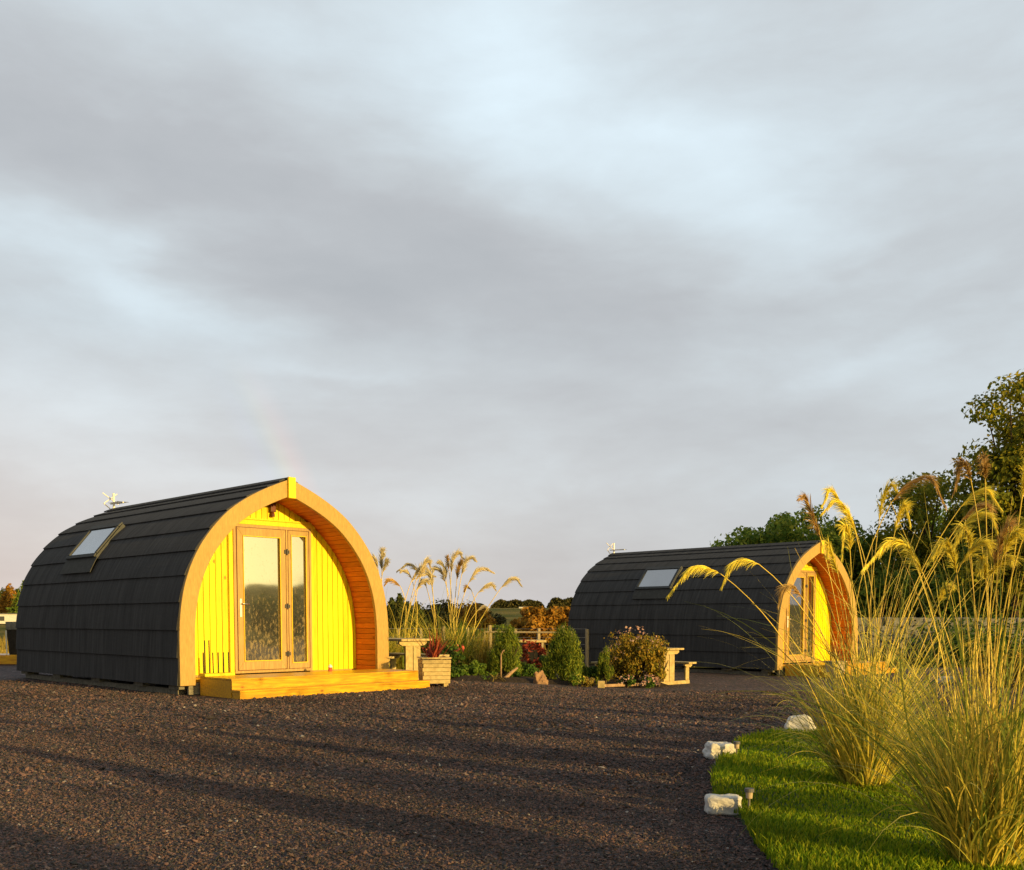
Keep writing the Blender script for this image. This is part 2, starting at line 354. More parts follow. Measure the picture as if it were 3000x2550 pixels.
# ------------------------------------------------------------------ world: sky and cloud
def pix_dir(px, py):
    p = at(px, py, 1.0)-Vector((0, 0, CAMZ)); p.normalize(); return p
def pix_ae(px, py):
    d = pix_dir(px, py); return math.atan2(d.x, d.y), math.asin(d.z)
def world():
    w = bpy.data.worlds.new('World'); sc.world = w; w.use_nodes = True
    nt = w.node_tree; nt.nodes.clear(); L = nt.links.new
    out = N(nt, 'ShaderNodeOutputWorld')
    sky = N(nt, 'ShaderNodeTexSky'); sky.sky_type = 'NISHITA'; sky.sun_disc = False
    sky.sun_elevation = SUN_EL; sky.sun_rotation = SUN_AZ; sky.dust_density = 1.5
    bg1 = N(nt, 'ShaderNodeBackground'); bg1.inputs['Strength'].default_value = .12; L(sky.outputs[0], bg1.inputs[0])
    tc = N(nt, 'ShaderNodeTexCoord'); sp = N(nt, 'ShaderNodeSeparateXYZ'); L(tc.outputs['Generated'], sp.inputs[0])
    def m(op, a, b=None, c=None):
        n = N(nt, 'ShaderNodeMath', operation=op)
        for i, x in enumerate((a, b, c)):
            if x is None: continue
            if isinstance(x, (int, float)): n.inputs[i].default_value = x
            else: L(x, n.inputs[i])
        return n.outputs[0]
    X, Y, Z = sp.outputs
    az = m('ARCTAN2', X, Y); el = m('ARCSINE', Z)
    # soft swirl: bend the coordinates with noise
    nz = N(nt, 'ShaderNodeTexNoise'); nz.inputs['Scale'].default_value = 3.6; nz.inputs['Detail'].default_value = 5; nz.inputs['Roughness'].default_value = .5
    mp = N(nt, 'ShaderNodeMapping'); mp.inputs['Scale'].default_value = (1, 1, 2.6); L(tc.outputs['Generated'], mp.inputs[0]); L(mp.outputs[0], nz.inputs['Vector'])
    sc3 = N(nt, 'ShaderNodeSeparateColor'); L(nz.outputs['Color'], sc3.inputs[0])
    az2 = m('ADD', az, m('MULTIPLY', m('SUBTRACT', sc3.outputs[0], .5), .42))
    el2 = m('ADD', el, m('MULTIPLY', m('SUBTRACT', sc3.outputs[1], .5), .20))
    # broad cloud masses: (px, py, half width, half height, tilt deg clockwise, amount)
    blobs = [(1750,400,480,170,22,.22),(1250,260,300,100,14,.12),(2050,470,240,80,15,.14),(1500,120,500,120,5,.14),(2500,250,520,200,0,.08),(900,130,500,130,5,.06),
             (150,720,400,55,9,.16),(560,820,360,45,10,.12),(2250,640,240,50,12,.09),
             (650,540,650,130,16,-.20),(1450,830,620,150,20,-.26),(1950,1180,600,110,3,-.08),
             (150,420,400,110,5,-.14),(2750,600,300,100,0,-.06),(1100,1120,450,40,0,-.06),(1080,1070,150,30,-3,.12),
             (300,1330,500,120,3,.08),(1500,1440,700,90,0,-.03),(2500,1000,420,70,-8,.10),(2300,790,300,40,-6,-.09),(2700,860,420,40,-14,-.10)]
    acc = .57
    for px, py, rx, ry, tilt, am in blobs:
        a0, e0 = pix_ae(px, py); t = R(tilt)
        da = m('SUBTRACT', az2, a0); de = m('SUBTRACT', el2, e0)
        u = m('ADD', m('MULTIPLY', da, math.cos(t)/(rx/3000)), m('MULTIPLY', de, -math.sin(t)/(rx/3000)))
        v = m('ADD', m('MULTIPLY', da, math.sin(t)/(ry/3000)), m('MULTIPLY', de, math.cos(t)/(ry/3000)))
        d2 = m('ADD', m('MULTIPLY', u, u), m('MULTIPLY', v, v))
        g = m('EXPONENT', m('MULTIPLY', d2, -.62)); am *= .82
        acc = m('MULTIPLY_ADD', g, am, acc)
    # finer cloud streaks everywhere
    mp2 = N(nt, 'ShaderNodeMapping'); mp2.inputs['Scale'].default_value = (1.2, 1.2, 3.4); mp2.inputs['Rotation'].default_value = (0, R(12), 0); L(tc.outputs['Generated'], mp2.inputs[0])
    n2 = N(nt, 'ShaderNodeTexNoise'); n2.inputs['Scale'].default_value = 3.2; n2.inputs['Detail'].default_value = 9; n2.inputs['Roughness'].default_value = .58; n2.inputs['Distortion'].default_value = .15
    L(mp2.outputs[0], n2.inputs['Vector'])
    acc = m('ADD', acc, m('MULTIPLY', m('SUBTRACT', n2.outputs['Fac'], .5), .74))
    acc = m('SUBTRACT', acc, m('MULTIPLY', m('SUBTRACT', 1.0, m('MINIMUM', m('MULTIPLY', el, 4.5), 1.0)), .13))
    cr = N(nt, 'ShaderNodeValToRGB'); e = cr.color_ramp.elements
    cols = [(0,(.40,.42,.445)),(.3,(.475,.495,.52)),(.5,(.545,.585,.615)),(.72,(.635,.715,.765)),(1,(.74,.865,.94))]
    while len(e) < len(cols): e.new(.5)
    for i, (p, c) in enumerate(cols): e[i].position = p; e[i].color = rgba(c)
    L(acc, cr.inputs[0])
    # warm tint low down, strongest to the left and around the sun
    lo = N(nt, 'ShaderNodeMapRange'); lo.inputs[1].default_value = 0; lo.inputs[2].default_value = .26; lo.inputs[3].default_value = 1; lo.inputs[4].default_value = 0; L(el, lo.inputs[0])
    lf = N(nt, 'ShaderNodeMapRange'); lf.inputs[1].default_value = -.5; lf.inputs[2].default_value = .25; lf.inputs[3].default_value = .9; lf.inputs[4].default_value = .2; L(az, lf.inputs[0])
    mx = N(nt, 'ShaderNodeMixRGB', blend_type='MULTIPLY'); mx.inputs[2].default_value = (1.28,1.0,.88,1)
    L(m('MULTIPLY', lo.outputs[0], lf.outputs[0]), mx.inputs[0]); L(cr.outputs[0], mx.inputs[1])
    # faint rainbow around the point opposite the sun
    S = Vector((math.sin(SUN_AZ)*math.cos(SUN_EL), math.cos(SUN_AZ)*math.cos(SUN_EL), math.sin(SUN_EL)))
    dt = N(nt, 'ShaderNodeVectorMath', operation='DOT_PRODUCT'); dt.inputs[1].default_value = -S; L(tc.outputs['Generated'], dt.inputs[0])
    ang = m('MULTIPLY', m('ARCCOSINE', dt.outputs['Value']), 180/math.pi)
    rb = N(nt, 'ShaderNodeValToRGB'); e = rb.color_ramp.elements; RB0 = 39.6
    rc = [(0,(0,0,0)),(.28,(.0,.01,.035)),(.42,(.0,.02,.015)),(.58,(.07,.055,.0)),(.74,(.09,.02,.0)),(1,(0,0,0))]
    while len(e) < len(rc): e.new(.5)
    for i, (p, c) in enumerate(rc): e[i].position = p; e[i].color = rgba(c)
    rr = N(nt, 'ShaderNodeMapRange'); rr.inputs[1].default_value = RB0-1.6; rr.inputs[2].default_value = RB0+1.6; L(ang, rr.inputs[0]); L(rr.outputs[0], rb.inputs[0])
    rf = N(nt, 'ShaderNodeMapRange'); rf.inputs[1].default_value = .06; rf.inputs[2].default_value = .24; rf.inputs[3].default_value = 1.8; rf.inputs[4].default_value = 0; L(el, rf.inputs[0])
    ra = N(nt, 'ShaderNodeMixRGB', blend_type='ADD'); L(rf.outputs[0], ra.inputs[0]); L(mx.outputs[0], ra.inputs[1]); L(rb.outputs[0], ra.inputs[2])
    # glow of the open sky round the low sun (behind the camera)
    ds = N(nt, 'ShaderNodeVectorMath', operation='DOT_PRODUCT'); ds.inputs[1].default_value = S; L(tc.outputs['Generated'], ds.inputs[0])
    gm = N(nt, 'ShaderNodeMapRange'); gm.inputs[1].default_value = .74; gm.inputs[2].default_value = 1.0; L(ds.outputs['Value'], gm.inputs[0])
    gl = m('MULTIPLY', m('POWER', gm.outputs[0], .9), m('SUBTRACT', 1.0, m('MULTIPLY', m('ABSOLUTE', el), .9)))
    ga = N(nt, 'ShaderNodeMixRGB', blend_type='ADD'); ga.inputs[2].default_value = (3.0,2.3,.6,1); L(gl, ga.inputs[0])
    # sky overhead and behind the camera dimmed to cut the fill light
    hv = N(nt, 'ShaderNodeMapRange'); hv.inputs[1].default_value = .05; hv.inputs[2].default_value = .62; hv.inputs[3].default_value = .5; hv.inputs[4].default_value = 1; L(Y, hv.inputs[0])
    dk_ = N(nt, 'ShaderNodeMixRGB', blend_type='MULTIPLY'); dk_.inputs[0].default_value = 1; L(ra.outputs[0], dk_.inputs[1]); L(hv.outputs[0], dk_.inputs[2]); L(dk_.outputs[0], ga.inputs[1])
    bg2 = N(nt, 'ShaderNodeBackground'); bg2.inputs['Strength'].default_value = .90; L(ga.outputs[0], bg2.inputs[0])
    ms = N(nt, 'ShaderNodeMixShader'); ms.inputs[0].default_value = .93
    L(bg1.outputs[0], ms.inputs[1]); L(bg2.outputs[0], ms.inputs[2]); L(ms.outputs[0], out.inputs[0])
    w.cycles.sampling_method = 'MANUAL'; w.cycles.sample_map_resolution = 512
world()

sun = bpy.data.lights.new('Sun', 'SUN'); sun.energy = 5.0; sun.angle = R(.53); sun.color = (1.0, .67, .22)
so = bpy.data.objects.new('Sun', sun); COL.objects.link(so)
S = Vector((math.sin(SUN_AZ)*math.cos(SUN_EL), math.cos(SUN_AZ)*math.cos(SUN_EL), math.sin(SUN_EL)))
so.rotation_euler = S.to_track_quat('Z', 'Y').to_euler()

cam = bpy.data.cameras.new('Camera'); cam.sensor_width = 36; cam.lens = 36; cam.shift_y = 725/3000; cam.clip_end = 5000; cam.clip_start = .05
co = bpy.data.objects.new('Camera', cam); COL.objects.link(co)
co.location = (0, 0, CAMZ); co.rotation_euler = (math.pi/2-PITCH, 0, 0); sc.camera = co
sc.view_settings.view_transform = 'Standard'; sc.view_settings.look = 'None'; sc.view_settings.exposure = .3; sc.view_settings.gamma = 1
sc.render.film_transparent = False
sc.cycles.max_bounces = 6; sc.cycles.diffuse_bounces = 3; sc.cycles.transparent_max_bounces = 4

# ------------------------------------------------------------------ terrain
def sheet(name, xs, ys, zf, mat, kind='structure'):
    Xg, Yg = np.meshgrid(xs, ys); Zg = zf(Xg, Yg)
    V = np.stack([Xg.ravel(), Yg.ravel(), Zg.ravel()], 1); nx = len(xs); ny = len(ys)
    i = np.arange(nx-1)[None, :]+np.arange(ny-1)[:, None]*nx
    F = np.stack([i, i+1, i+1+nx, i+nx], -1).reshape(-1, 4)
    o = np_mesh(name, V, F, mat, smooth=True); o['kind'] = kind; return o
def bumpy(X, Y, a, s, seed=0):
    return a*(np.sin(X*s+seed)*np.cos(Y*s*1.31+seed*2)+.5*np.sin(X*s*2.3+1+seed)*np.sin(Y*s*1.9+.5))
LAWN = [(1.42,7.1),(1.65,7.9),(1.92,8.7),(2.4,9.25),(3.2,9.75),(4.6,10.6),(7,11.6),(11,11.6),(14,9),(14,2),(9,-1),(4,.4),(1.95,2.3),(1.3,3.3),(1.09,4.1),(1.12,4.7),(1.20,5.3),(1.17,5.9),(1.27,6.5)]
def in_poly(x, y, poly):
    r = np.zeros(x.shape, bool); n = len(poly)
    for i in range(n):
        x1, y1 = poly[i]; x2, y2 = poly[(i+1) % n]
        c = ((y1 > y) != (y2 > y)) & (x < (x2-x1)*(y-y1)/((y2-y1) or 1e-9)+x1)
        r ^= c
    return r
def field_z(X, Y):
    r = np.hypot(X, Y)
    z = -.42+0*X
    z = z + bumpy(X, Y, .25, .03)*sstep((r-60)/60)
    # hill straight ahead, gentle rise elsewhere
    ang = np.arctan2(X, Y)
    z = z + 5.0*sstep((Y-140)/300)*np.exp(-((X-8)/95)**2)
    z = z + 2.2*sstep((r-150)/500)
    # high ground towards the sunset side, seen only as a reflection
    z = z + 19*sstep((r-200)/400)*np.exp(-((ang-1.75)/.45)**2)
    return z
sheet('field', np.concatenate([-np.geomspace(1500,14,46), np.linspace(-13,13,40), np.geomspace(14,1500,46)]),
      np.concatenate([-np.geomspace(700,12,26), np.linspace(-11,60,60), np.geomspace(62,1800,60)]), field_z, M['field'])
def gravel_z(X, Y):
    e = sstep((Y-27)/5)+sstep((np.abs(X)-26)/4)+sstep((-Y-9)/4)
    return ground_np(X, Y)+bumpy(X, Y, .006, 1.3)-.5*np.clip(e, 0, 1)
sheet('gravel_yard', np.linspace(-30,30,241), np.linspace(-13,32,181), gravel_z, M['gravel'])

# lawn island: one raised turf pad, plus blades
lx = np.array([p[0] for p in LAWN]); ly = np.array([p[1] for p in LAWN])
mb = MB()
cx, cy = 6.5, 5.5
outer = [(x, y, -.055) for x, y in LAWN]; inner = [(x+(cx-x)*.02, y+(cy-y)*.02, -.02) for x, y in LAWN]
n = len(LAWN); mb.add(outer+inner+[(cx, cy, -.005)], [(i, i+n, (i+1) % n+n, (i+1) % n)[::-1] for i in range(n)]+[(i+n, 2*n, (i+1) % n+n)[::-1] for i in range(n)])
lawn = mb.build('lawn', M['lawn_base'], smooth=False); lawn['kind'] = 'structure'

def blades():
    k = 210000
    # even over what can be seen, denser near the viewer
    Y = RNG.uniform(3.2, 11.8, k*2); X = RNG.uniform(.9, 8, k*2)
    keep = in_poly(X, Y, LAWN) & (X < .62*Y+.5) & (RNG.random(k*2) < np.clip(9/(Y**1.35)*.9, .2, 1.0))
    X = X[keep][:k]; Y = Y[keep][:k]; n = len(X)
    h = RNG.uniform(.016, .038, n)*(1+.35*np.sin(X*3.1+Y*2.2)); w = RNG.uniform(.0018, .0035, n)*(1+Y/12)
    # longer tufts along the edge
    edge = np.min([np.hypot(X-a, Y-b) for a, b in [(lx[i]+(lx[(i+1) % len(lx)]-lx[i])*t, ly[i]+(ly[(i+1) % len(lx)]-ly[i])*t) for i in range(len(lx)) for t in (0,.25,.5,.75)]], axis=0)
    h = h*(1+.6*np.exp(-(edge/.15)**2))
    a = RNG.uniform(0, 2*np.pi, n); lean = RNG.uniform(.1, .8, n)*h; la = RNG.uniform(0, 2*np.pi, n)
    dx = np.cos(a)*w; dy = np.sin(a)*w; z0 = np.full(n, -.02)
    z0 = z0 - .02*np.exp(-(edge/.06)**2)
    V = np.empty((n, 5, 3))
    V[:,0] = np.stack([X-dx, Y-dy, z0], 1); V[:,1] = np.stack([X+dx, Y+dy, z0], 1)
    mx_, my_ = X+np.cos(la)*lean*.35, Y+np.sin(la)*lean*.35
    V[:,2] = np.stack([mx_+dx*.8, my_+dy*.8, z0+h*.6], 1); V[:,3] = np.stack([mx_-dx*.8, my_-dy*.8, z0+h*.6], 1)
    V[:,4] = np.stack([X+np.cos(la)*lean, Y+np.sin(la)*lean, z0+h], 1)
    b = np.arange(n)*5
    F = np.concatenate([np.stack([b, b+1, b+2], 1), np.stack([b, b+2, b+3], 1), np.stack([b+3, b+2, b+4], 1)])
    o = np_mesh('lawn_grass', V.reshape(-1, 3), F, M['lawn_blade'])
    tag(o, 'short green mown grass covering the rounded lawn at lower right', 'grass', kind='stuff')
blades()

def chips():
    parts = []
    for (y0, y1, dens, size) in ((3.0, 6.2, 8200, .0055), (6.2, 9.5, 3800, .0076), (9.5, 17.5, 1100, .0112)):
        A = 1.16*(y1*y1-y0*y0)/2+(y1-y0)*1.2
        n = int(A*dens)
        Y = np.sqrt(RNG.uniform(y0*y0, y1*y1, n)); X = RNG.uniform(-1, 1, n)*(.56*Y+.6)
        keep = ~in_poly(X, Y, [(a+.03, b) for a, b in LAWN])
        # not under the left pod
        c, s = math.cos(R(45)), math.sin(R(45)); u = (X+3.297)*c+(Y-15.264)*s; q = -(X+3.297)*s+(Y-15.264)*c
        keep &= ~((np.abs(u) < 1.75) & (q > -1.1) & (q < 6.5))
        X = X[keep]; Y = Y[keep]; parts.append(np.stack([X, Y, np.full(len(X), size)], 1))
    P = np.concatenate(parts); n = len(P)
    sz = P[:,2]*RNG.lognormal(0, .35, n)
    Z = gravel_z(P[:,0], P[:,1])+sz*RNG.uniform(-.1, .55, n)
    base = np.array([[1,0,0],[0,1,0],[-1,0,0],[0,-1,0],[0,0,1],[0,0,-1]], float)
    V = np.repeat(base[None], n, 0)*RNG.uniform(.55, 1.25, (n, 6, 1))
    V = V*np.stack([sz*RNG.uniform(1, 1.7, n), sz, sz*RNG.uniform(.4, .8, n)], 1)[:, None, :]
    a = RNG.uniform(0, 2*np.pi, n); t = RNG.normal(0, .45, n)
    x = V[...,0]*np.cos(t)[:,None]-V[...,2]*np.sin(t)[:,None]; z = V[...,0]*np.sin(t)[:,None]+V[...,2]*np.cos(t)[:,None]; y = V[...,1]
    V = np.stack([x*np.cos(a)[:,None]-y*np.sin(a)[:,None], x*np.sin(a)[:,None]+y*np.cos(a)[:,None], z], -1)
    V += np.stack([P[:,0], P[:,1], Z], 1)[:, None, :]
    f = np.array([[0,1,4],[1,2,4],[2,3,4],[3,0,4],[1,0,5],[2,1,5],[3,2,5],[0,3,5]])
    F = (f[None]+(np.arange(n)*6)[:, None, None]).reshape(-1, 3)
    o = np_mesh('gravel_stones', V.reshape(-1, 3), F, M['chips'])
    tag(o, 'loose dark slate chippings spread over the yard', 'gravel', kind='stuff')
chips()

# ------------------------------------------------------------------ pods
PROF = np.array([(1.787,.14),(1.787,.55),(1.785,.9),(1.765,1.16),(1.71,1.48),(1.6,1.8),(1.45,2.08),(1.25,2.34),(1.01,2.58),(.76,2.75),(.5,2.89),(.25,3.0),(0,3.1)])
def smooth_prof(n=60):
    P = PROF.copy()
    seg = np.r_[0, np.cumsum(np.hypot(*np.diff(P, axis=0).T))]
    s = np.linspace(0, seg[-1], n); x = np.interp(s, seg, P[:,0]); z = np.interp(s, seg, P[:,1])
    for _ in range(4):
        x[1:-1] = (x[:-2]+2*x[1:-1]+x[2:])/4; z[1:-1] = (z[:-2]+2*z[1:-1]+z[2:])/4
    return np.stack([x, z], 1)
SP = smooth_prof()
def offset(P, d):
    T = np.gradient(P, axis=0); T /= np.linalg.norm(T, axis=1)[:, None]
    Nn = np.stack([-T[:,1], T[:,0]], 1)     # inward
    Q = P+Nn*d
    Q[0, 1] = P[0, 1]
    # stop at the centre line
    k = np.where(Q[:,0] <= 0)[0]
    if len(k):
        k = k[0]; t = Q[k-1,0]/(Q[k-1,0]-Q[k,0]); zc = Q[k-1,1]+t*(Q[k,1]-Q[k-1,1]); Q = np.vstack([Q[:k], [0, zc]])
    return Q
def arc(P):
    seg = np.r_[0, np.cumsum(np.hypot(*np.diff(P, axis=0).T))]
    def f(s): return np.array([np.interp(s, seg, P[:,0]), np.interp(s, seg, P[:,1])])
    return f, seg[-1]
def zin(P, u):   # height of profile at half width u
    u = abs(u); o = np.argsort(P[:,0]); 
    return float(np.interp(u, P[o,0], P[o,1]))
WALLQ = .54

def make_pod(L, loc, rz, label):
    root = empty('camping_pod', loc, rz, label, 'camping pod', 'arched timber camping pods')
    f, tot = arc(SP)
    # --- shell of overlapping felt courses
    sh = MB(); nc = 10; ch = tot/nc
    for sd in (-1, 1):
        for c in range(nc):
            s0 = c*ch; s1 = min((c+1)*ch+.03, tot)
            K = 5; top = []; bot = []
            for k in range(K+1):
                s = s0+(s1-s0)*k/K; p = f(s); q = f(min(s+.02, tot)); q0 = f(max(s-.02, 0)); t = q-q0; t /= np.hypot(*t)
                nrm = np.array([t[1], -t[0]])
                lift = .024*(1-k/K)+.004
                top.append(p+nrm*lift); bot.append(p+nrm*(lift-.024 if k < K else lift-.003))
            vs = []; nseg = 24
            for j in range(nseg+1):
                y = .0+L*j/nseg
                for k in range(K+1):
                    wv = .0015*math.sin(y*3.1+c*2.3)+.002*mn.noise(Vector((y*3, c*3.1, k)))
                    vs.append((sd*(top[k][0]+wv*.6), y, top[k][1]+(wv if k == 0 else 0)))
                for k in range(K+1): vs.append((sd*bot[k][0], y, bot[k][1]))
            W = 2*(K+1); fs = []
            for j in range(nseg):
                for k in range(K):
                    fs.append((j*W+k, j*W+k+1, (j+1)*W+k+1, (j+1)*W+k))
                fs.append((j*W, (j+1)*W, (j+1)*W+K+1, j*W+K+1))
            for j in (0, nseg):
                fs.append(tuple([j*W+k for k in range(K+1)]+[j*W+K+1+k for k in range(K, -1, -1)]))
            if sd < 0: fs = [g[::-1] for g in fs]
            sh.add(vs, fs)
    sh.build('shell', M['shingle'], root)
    # liner inside the felt: keeps daylight out of the hull
    ins = offset(SP, .012); li = MB()
    poly = [(x, z) for x, z in ins]+[(-x, z) for x, z in ins[::-1][1:]]
    vs = [(x, .02, z) for x, z in poly]+[(x, L-.01, z) for x, z in poly]; n = len(poly)
    li.add(vs, [(i, i+1, i+1+n, i+n) for i in range(n-1)]+[tuple(range(n, 2*n))])
    li.build('rear_wall', M['dark_wood'], root)
    rc = MB(); zt = PROF[-1][1]
    for sd in (-1, 1):
        sl = .42
        rc.add([(0, -.005, zt+.045), (sd*.16, -.005, zt+.045-.16*sl), (sd*.16, -.005, zt+.025-.16*sl), (0, -.005, zt+.025),
                (0, L+.01, zt+.045), (sd*.16, L+.01, zt+.045-.16*sl), (sd*.16, L+.01, zt+.025-.16*sl), (0, L+.01, zt+.025)],
               [(0,1,5,4),(1,2,6,5),(2,3,7,6),(0,3,2,1),(4,5,6,7)])
    rc.build('ridge_cap', M['shingle'], root)
    # --- fascia halves
    out_ = offset(SP, -.012); inn = offset(SP, .218)
    for sd in (-1, 1):
        fm = MB(); fo, to = arc(out_); fi, ti = arc(inn); n = 48; vs = []
        for k in range(n+1):
            a = fo(to*k/n); b = fi(ti*k/n)
            if k == n: a = np.array([.0, a[1]]); b = np.array([.0, b[1]])
            for (p, y) in ((a, -.06), (b, -.06), (b, .0), (a, .0)): vs.append((sd*max(p[0], .002), y, p[1]))
        fs = []
        for k in range(n):
            for e in range(4): fs.append((k*4+e, k*4+(e+1) % 4, (k+1)*4+(e+1) % 4, (k+1)*4+e))
        fs += [(0,1,2,3), (n*4+3, n*4+2, n*4+1, n*4)]
        if sd > 0: fs = [g[::-1] for g in fs]
        fm.add(vs, fs); fm.build('fascia', M['tan_wood'], root, bevel=.006)
    k = MB(); k.box((0, -.08, zt-.120), (.125, .045, .31)); k.build('keystone_board', M['yellow_trim'], root, bevel=.008)
    # --- soffit boards
    inn2 = offset(SP, .20); fi, ti = arc(inn2); so_ = MB(); nb = int(ti/.085)
    for sd in (-1, 1):
        for b in range(nb):
            s0 = ti*b/nb+.003; s1 = ti*(b+1)/nb-.003
            a, c = fi(s0), fi(s1); t = (c-a)/np.hypot(*(c-a)); nn = np.array([-t[1], t[0]])
            P4 = [a, c, c-nn*.02, a-nn*.02]
            vs = [(sd*p[0], .001, p[1]) for p in P4]+[(sd*p[0], WALLQ+.03, p[1]) for p in P4]
            so_.add(vs, [(0,1,2,3),(7,6,5,4),(0,4,5,1),(1,5,6,2),(2,6,7,3),(3,7,4,0)])
    so_.build('soffit', M['soffit'], root)
    # --- front wall, vertical boards around the door opening
    inw = offset(SP, .19); U0, U1 = -.638, .715; ZF = .245; ZH = 2.46
    fw = MB(); bw = .098; u = -1.60
    def topz(a): return zin(inw, a)
    while u < 1.60:
        a, b = u+.005, min(u+bw, 1.6)-.005
        za, zb = topz(a), topz(b)
        segs = [(ZF, None)]
        if b > U0 and a < U1: segs = [(ZH, None)]
        if a < U0 < b: segs = None; aa = [(a, U0, ZF), (U0, b, ZH)]
        elif a < U1 < b: segs = None; aa = [(a, U1, ZH), (U1, b, ZF)]
        else: aa = [(a, b, segs[0][0])]
        for (p, q, z0) in aa:
            if q-p < .004: continue
            z1, z2 = topz(p), topz(q)
            if max(z1, z2) > z0+.02: fw.prism([(p, z0), (q, z0), (q, max(z2, z0+.01)), (p, max(z1, z0+.01))], WALLQ+random.uniform(0, .003), WALLQ+.02)
        u += bw
    fw.build('front_wall', M['yellow_board'], root)
    bk = MB(); poly = [(x, max(z, .16)) for x, z in inw]+[(-x, max(z, .16)) for x, z in inw[::-1][1:]]
    # backing with the door hole: left, right and top pieces
    lft = [(-x, z) for x, z in inw if x > -U0]; rgt = [(x, z) for x, z in inw if x > U1]; tp = [(x, z) for x, z in inw if z > ZH]
    mbk = MB()
    for g in ([(U0, .16), (U0, topz(U0))]+[(p[0], p[1]) for p in lft[::-1]],
              [(U1, topz(U1)), (U1, .16)]+[(p[0], p[1]) for p in rgt],
              [(-p[0], p[1]) for p in tp]+[(p[0], p[1]) for p in tp[::-1]][1:]):
        mbk.add([(x, WALLQ+.021, z) for x, z in g], [tuple(range(len(g)))])
    mbk.build('wall_backing', M['tan_wood'], root)
    # --- head and side trim
    tr = MB(); tr.box(((U0+U1)/2, WALLQ-.022, ZH+.035), (U1-U0+.16, .04, .07)); tr.box(((U0+U1)/2, WALLQ-.032, ZH+.085), (U1-U0+.20, .06, .028))
    tr.box((U0-.035, WALLQ-.014, (ZF+ZH)/2), (.068, .026, ZH-ZF)); tr.box((U1+.025, WALLQ-.014, (ZF+ZH)/2), (.048, .026, ZH-ZF))
    tr.build('door_trim', M['yellow_trim'], root, bevel=.004)
    # --- door frame (fixed)
    q0 = WALLQ-.01
    df = MB()
    df.box((U0+.022, q0, (ZF+ZH)/2), (.044, .07, ZH-ZF)); df.box((U1-.022, q0, (ZF+ZH)/2), (.044, .07, ZH-ZF))
    df.box(((U0+U1)/2, q0, ZH-.024), (U1-U0-.088, .07, .046)); df.box(((U0+U1)/2, q0, ZF+.022), (U1-U0-.088, .07, .044))
    UM = .268
    df.box((UM, q0, (ZF+ZH)/2), (.044, .07, ZH-ZF-.094))
    df.build('door_frame', M['door_wood'], root, bevel=.003)
    # --- door leaf, mitred stiles
    def leaf(nm, a, b, z0, z1, st, rail_t, rail_b, y):
        g = MB()
        P = [[(a, z0), (a+st, z0+rail_b), (a+st, z1-rail_t), (a, z1)], [(b-st, z0+rail_b), (b, z0), (b, z1), (b-st, z1-rail_t)],
             [(a+.001, z0), (b-.001, z0), (b-st, z0+rail_b), (a+st, z0+rail_b)], [(a+st, z1-rail_t), (b-st, z1-rail_t), (b-.001, z1), (a+.001, z1)]]
        for i, p in enumerate(P): g.prism(p, y-(.001 if i > 1 else 0), y+.055)
        o = g.build(nm, M['door_wood'], root, bevel=.003)
        bd = MB(); w = .009   # glazing bead
        for c, d in (((a+st+w/2, y-.004, (z0+rail_b+z1-rail_t)/2), (w, .02, z1-z0-rail_b-rail_t)), ((b-st-w/2, y-.004, (z0+rail_b+z1-rail_t)/2), (w, .02, z1-z0-rail_b-rail_t))): bd.box(c, d)
        bd.box(((a+b)/2, y-.004, z1-rail_t-w/2), (b-a-2*st-2*w, .02, w)); bd.box(((a+b)/2, y-.004, z0+rail_b+w/2), (b-a-2*st-2*w, .02, w))
        bd.build('glazing_bead', M['yellow_trim'], o)
        gk = MB(); e = .007
        for c, d in (((a-e/2, y+.02, (z0+z1)/2), (e, .05, z1-z0+2*e)), ((b+e/2, y+.02, (z0+z1)/2), (e, .05, z1-z0+2*e)), (((a+b)/2, y+.02, z0-e/2), (b-a-.001, .05, e)), (((a+b)/2, y+.02, z1+e/2), (b-a-.001, .05, e))): gk.box(c, d)
        gk.build('dark_gap', M['brown_lamp'], o)  # dark strip put in for the shaded gap round the leaf
        gp = MB(); gp.box(((a+b)/2, y+.03, (z0+rail_b+z1-rail_t)/2), (b-a-2*st+.01, .012, z1-z0-rail_b-rail_t+.01)); gp.build('glass_pane', M['door_glass'], o)
        return o
    D = leaf('door', U0+.05, UM-.026, ZF+.048, ZH-.05, .095, .12, .13, q0-.045)
    leaf('side_window', UM+.026, U1-.048, ZF+.048, ZH-.05, .05, .075, .085, q0-.035)
    h = MB(); hx = U0+.095; h.box((hx, q0-.051, 1.22), (.035, .012, .27)); h.build('handle_plate', M['white_metal'], D, bevel=.004)
    h = MB(); h.tube([(hx, q0-.05, 1.28), (hx, q0-.095, 1.28), (hx+.02, q0-.10, 1.28), (hx+.12, q0-.10, 1.275)], .009, 8); h.build('handle', M['steel'], D, smooth=True)
    for z in (.52, 1.25, 2.08):
        h = MB(); h.tube([(UM-.005, q0-.062, z-.045), (UM-.005, q0-.062, z+.045)], .011, 8); h.box((UM-.032, q0-.05, z), (.04, .010, .06)); h.box((UM+.02, q0-.05, z), (.035, .012, .05)); h.build('hinge', M['dark_metal'], D)
    # --- lamp over the door
    lp = MB(); lp.box((.03, WALLQ-.045, 2.74), (.085, .07, .14)); lo_ = lp.build('wall_lamp', M['brown_lamp'], root, bevel=.006)
    lp = MB(); lp.tube([(.03, WALLQ-.05, 2.67), (.03, WALLQ-.05, 2.64), (.03, WALLQ-.05, 2.60)], [.018, .03, .032], 12); lp.build('lamp_shade', M['brown_lamp'], lo_)
